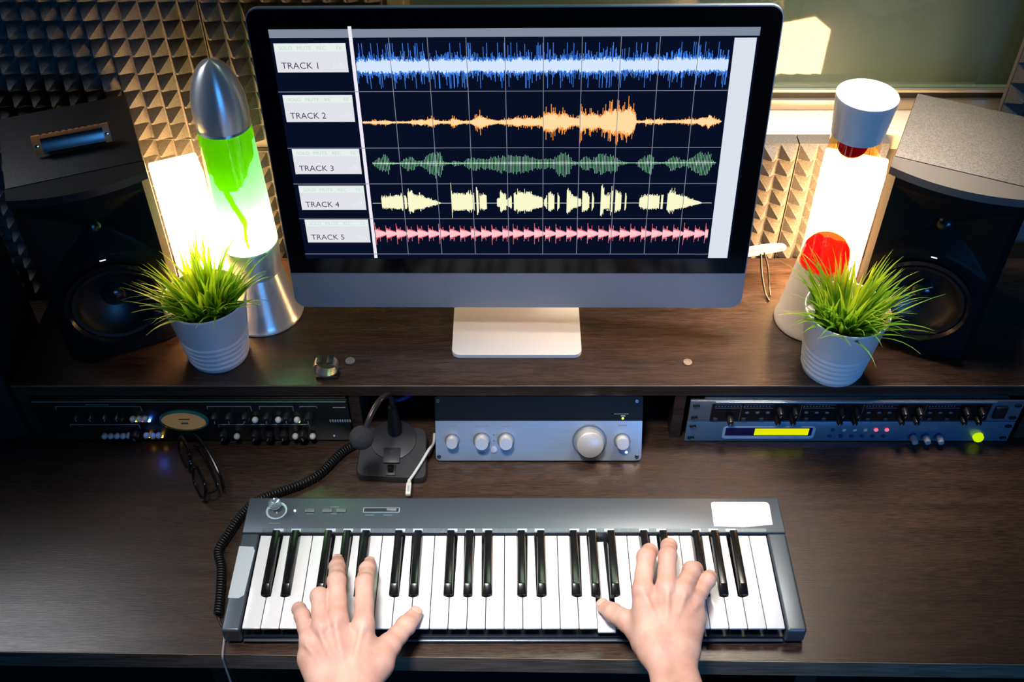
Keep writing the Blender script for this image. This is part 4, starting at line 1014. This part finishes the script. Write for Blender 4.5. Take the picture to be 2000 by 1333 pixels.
# ------------------------------------------------------------------ hands
LH = {
 'index': [(-.1768, .6765, .842, .0128), (-.1819, .7358, .840, .0112), (-.1833, .7690, .820, .0100), (-.1845, .7915, .8000, .0084)],
 'middle': [(-.208, .6820, .846, .0130), (-.2152, .7352, .846, .0112), (-.2215, .7710, .823, .0099), (-.2262, .7955, .8000, .0083)],
 'ring': [(-.2255, .6730, .843, .0124), (-.2335, .7132, .846, .0107), (-.2400, .7330, .818, .0092), (-.2435, .7400, .7925, .0080)],
 'pinky': [(-.2400, .6600, .836, .0112), (-.2530, .6930, .836, .0092), (-.2625, .7140, .816, .0083), (-.2680, .7290, .7925, .0073)],
 'thumb': [(-.1590, .6400, .818, .0175), (-.1480, .6670, .812, .0140), (-.1305, .7000, .802, .0120), (-.1225, .7210, .7915, .0098)],
 'wrist': (-.1930, .5860, .828), 'arm': [(-.2060, .530, .836), (-.265, .36, .87), (-.33, .20, .90)]}
RH = {
 'index': [(.1585, .7200, .850, .0124), (.1668, .7650, .853, .0113), (.1755, .7910, .827, .0100), (.1778, .7975, .8005, .0084)],
 'middle': [(.1865, .7200, .856, .0122), (.1925, .7620, .860, .0109), (.2005, .7960, .832, .0099), (.2058, .8205, .8010, .0084)],
 'ring': [(.2070, .7170, .852, .0124), (.2220, .7490, .848, .0108), (.2315, .7680, .822, .0093), (.2350, .7730, .8000, .0080)],
 'pinky': [(.2210, .7090, .843, .0112), (.2415, .7400, .840, .0094), (.2495, .7590, .818, .0084), (.2520, .7640, .7990, .0073)],
 'thumb': [(.1620, .6640, .827, .0175), (.1430, .6985, .813, .0138), (.1262, .7200, .799, .0114), (.1165, .7360, .7870, .0092)],
 'wrist': (.1835, .6380, .842), 'arm': [(.1875, .570, .856), (.215, .38, .89), (.26, .20, .91)]}
def cone_sdf(P, a, b, ra, rb):
    a = np.array(a, np.float32); b = np.array(b, np.float32); ab = b-a
    t = np.clip(((P-a) @ ab)/max(float(ab @ ab), 1e-12), 0, 1)
    d_ = P-(a+t[..., None]*ab)
    return np.sqrt((d_*d_).sum(-1))-(ra+(rb-ra)*t)
def smin(a, b, k):
    h = np.clip(.5+.5*(b-a)/k, 0, 1)
    return b*(1-h)+a*h-k*h*(1-h)
def hand_mesh(H, side):
    """implicit hand and forearm, meshed by surface nets; side=+1 when the thumb lies towards +x"""
    pts = np.array([p[:3] for f in ('index', 'middle', 'ring', 'pinky', 'thumb') for p in H[f]]+[H['wrist']]+H['arm'][:2])
    lo = pts.min(0)-.045; hi = pts.max(0)+.04; st = .0016
    nx, ny, nz = [int(math.ceil((hi[i]-lo[i])/st)) for i in range(3)]
    xs = lo[0]+st*np.arange(nx); ys_ = lo[1]+st*np.arange(ny); zs = lo[2]+st*np.arange(nz)
    P = np.stack(np.meshgrid(xs, ys_, zs, indexing='ij'), -1).astype(np.float32)
    W = np.array(H['wrist'])
    knu = {f: np.array(H[f][0][:3]) for f in ('index', 'middle', 'ring', 'pinky')}
    thb = np.array(H['thumb'][0][:3]); wx = np.array([side*.5, 0, 0])
    palm = None
    spread = {'index': .020, 'middle': .008, 'ring': -.006, 'pinky': -.018}
    for f in ('index', 'middle', 'ring', 'pinky'):
        k = knu[f].copy(); r0 = H[f][0][3]; ws = W+np.array([side*spread[f], .006, .002])
        d_ = cone_sdf(P, ws-np.array([0, 0, .001]), k-np.array([0, .004, .004]), .0165, r0*.98)
        palm = d_ if palm is None else smin(palm, d_, .012)
        d_ = cone_sdf(P, ws-np.array([0, -.012, .010]), k-np.array([0, .012, .014]), .0125, .0085)
        palm = smin(palm, d_, .012)
    # thumb base muscle
    d_ = cone_sdf(P, W+np.array([side*.016, .010, -.004]), thb, .0170, H['thumb'][0][3]); palm = smin(palm, d_, .014)
    d_ = cone_sdf(P, thb, .45*knu['index']+.55*np.array(H['thumb'][1][:3])+np.array([0, -.012, -.006]), .0150, .0080); palm = smin(palm, d_, .016)
    d_ = cone_sdf(P, W+np.array([-side*.018, .012, -.004]), knu['pinky']+np.array([0, -.020, -.012]), .0150, .0110); palm = smin(palm, d_, .014)
    # wrist and forearm: two parallel bones give the flat oval section
    A = [W]+[np.array(a) for a in H['arm']]
    rr = [(.0155, .0150), (.0180, .0160), (.030, .018), (.034, .016)]
    arm = None
    for i in range(len(A)-1):
        for s in (-1, 1):
            o1 = np.array([s*rr[i][1]*.78, 0, 0]); o2 = np.array([s*rr[i+1][1]*.78, 0, 0])
            d_ = cone_sdf(P, A[i]+o1, A[i+1]+o2, rr[i][0], rr[i+1][0]); arm = d_ if arm is None else smin(arm, d_, .010)
    body = smin(palm, arm, .018)
    # tendons on the back of the hand
    for f in ('index', 'middle', 'ring', 'pinky'):
        k = knu[f]; ws = W+np.array([side*spread[f]*.45, .022, .0150])
        d_ = cone_sdf(P, ws, k+np.array([0, -.012, .0095]), .0022, .0026); body = smin(body, d_, .0055)
        d_ = np.sqrt((((P-(k+np.array([0, 0, .0045])))/np.array([1, 1.15, .85]))**2).sum(-1))-H[f][0][3]*.86; body = smin(body, d_, .005)
    fing = None
    for f in ('index', 'middle', 'ring', 'pinky', 'thumb'):
        J = H[f]; fd = None
        for i in range(3):
            a, b = J[i], J[i+1]
            mid = [(a[j]*.5+b[j]*.5) for j in range(3)]; mr = (a[3]+b[3])*.5*.955
            for (p, q, r1, r2) in ((a[:3], mid, a[3], mr), (mid, b[:3], mr, b[3])):
                d_ = cone_sdf(P, p, q, r1, r2); fd = d_ if fd is None else smin(fd, d_, .0030)
            if i < 2:
                c = np.array(b[:3])+np.array([0, 0, .0010]); d_ = np.sqrt(((P-c)**2).sum(-1))-b[3]*1.04; fd = smin(fd, d_, .003)
        body_k = .0085 if f != 'thumb' else .012
        if fing is None: fing = [fd]
        else: fing.append(fd)
    allf = fing[0]
    for g in fing[1:]: allf = smin(allf, g, .0006)
    F_ = smin(body, allf, .0055)
    # surface nets
    S_ = F_ < 0
    c = np.zeros((nx-1, ny-1, nz-1), np.int8)
    for dx in (0, 1):
        for dy in (0, 1):
            for dz in (0, 1): c += S_[dx:nx-1+dx, dy:ny-1+dy, dz:nz-1+dz]
    act = (c > 0) & (c < 8)
    idx = -np.ones(act.shape, np.int64); ii = np.argwhere(act); idx[tuple(ii.T)] = np.arange(len(ii))
    acc = np.zeros((len(ii), 3)); cnt = np.zeros(len(ii))
    corners = [(0, 0, 0), (1, 0, 0), (0, 1, 0), (1, 1, 0), (0, 0, 1), (1, 0, 1), (0, 1, 1), (1, 1, 1)]
    for a in range(8):
        for b in range(a+1, 8):
            ca, cb2 = np.array(corners[a]), np.array(corners[b])
            if abs(ca-cb2).sum() != 1: continue
            fa = F_[tuple((ii+ca).T)]; fb = F_[tuple((ii+cb2).T)]
            m_ = (fa < 0) != (fb < 0); t = fa/(fa-fb+1e-20)
            acc[m_] += (ca+(cb2-ca)*t[:, None])[m_]; cnt[m_] += 1
    VV = lo+st*(ii+acc/cnt[:, None])
    quads = []
    for ax_ in range(3):
        u, v = [(1, 2), (2, 0), (0, 1)][ax_]
        sl0 = [slice(1, -1)]*3; 
        sa = [slice(1, n_-1) for n_ in (nx, ny, nz)]; sb = list(sa)
        sa[ax_] = slice(0, (nx, ny, nz)[ax_]-1); sb[ax_] = slice(1, (nx, ny, nz)[ax_])
        A_s = S_[tuple(sa)]; B_s = S_[tuple(sb)]
        for flip in (False, True):
            m_ = (A_s & ~B_s) if not flip else (~A_s & B_s)
            e = np.argwhere(m_)+np.array([0 if k == ax_ else 1 for k in range(3)])
            if not len(e): continue
            du = np.eye(3, dtype=int)[u]; dv = np.eye(3, dtype=int)[v]
            q = np.stack([idx[tuple((e-du-dv).T)], idx[tuple((e-dv).T)], idx[tuple(e.T)], idx[tuple((e-du).T)]], 1)
            if flip: q = q[:, ::-1]
            q = q[(q >= 0).all(1)]; quads.append(q)
    return VV, np.concatenate(quads)
def add_hand(name, H, side, parent, label):
    V, Q = hand_mesh(H, side)
    me = bpy.data.meshes.new(name); me.from_pydata([tuple(v-np.array(parent.location)) for v in V], [], [tuple(int(i) for i in q) for q in Q])
    for p in me.polygons: p.use_smooth = True
    me.materials.append(SKIN); me.update()
    o = bpy.data.objects.new(name, me); COL.objects.link(o); o.parent = parent; o['label'] = label
    sm_ = o.modifiers.new('smooth', 'SMOOTH'); sm_.factor = .5; sm_.iterations = 3
    # nails on the last joint of each finger
    for f in ('thumb', 'index', 'middle', 'ring', 'pinky'):
        a = Vector(H[f][2][:3]); b = Vector(H[f][3][:3]); r = H[f][3][3]; dv = (b-a).normalized()
        up_ = Vector((0, 0, 1)) if f != 'thumb' else Vector((side*.35, .25, .9))
        if abs(dv.z) > .9: up_ = Vector((0, 1, 0))
        nrm = (up_-dv*up_.dot(dv))
        if nrm.y < -.5: nrm = -nrm
        nrm.normalize(); sd = dv.cross(nrm).normalized()
        c = b+dv*(r*.15)
        V2 = []; F2 = []; nn = 8
        for j in range(nn+1):
            t = -1+2*j/nn; ln = .0058*t; wscale = math.sqrt(max(0, 1-abs(t)**4))*.98+.02
            for i in range(nn+1):
                s = -1+2*i/nn; an = s*.82*wscale; rad = (r*1.035+.0002)-(max(0, t)**3)*.0012
                V2.append(tuple(c+dv*ln+(nrm*math.cos(an)+sd*math.sin(an))*rad-Vector(parent.location)))
        for j in range(nn):
            for i in range(nn):
                k = j*(nn+1)+i; F2.append((k, k+1, k+nn+2, k+nn+1))
        mb = MB(); mb.faces(V2, F2)
        nail = mb.build('fingernail', NAIL, o, smooth=180)
        so = nail.modifiers.new('thickness', 'SOLIDIFY'); so.thickness = .0004; so.offset = 0
    return o
pe = thing('person', 'bare forearms and hands of a person playing the keyboard', 'person', (0, .20, 0))
add_hand('left_hand', LH, 1, pe, 'left hand with spread fingers and thumb on white keys')
add_hand('right_hand', RH, -1, pe, 'right hand pressing a white key with its thumb')

# things of a kind carry one group
for prefix, gname in (('potted_plant', 'potted grass plants on the shelf'), ('box_lamp', 'glowing box lamps on the shelf'), ('lava_lamp', 'lava lamps on the shelf'),
                      ('studio_speaker', 'studio speakers on the shelf'), ('acoustic_foam_panel', 'acoustic foam panels on the back wall'),
                      ('hole_cap', 'screw caps on the shelf'), ('audio_cable', 'cables in the middle bay')):
    for o in scene.objects:
        if o.parent is None and o.name.split('.')[0] == prefix: o['group'] = gname
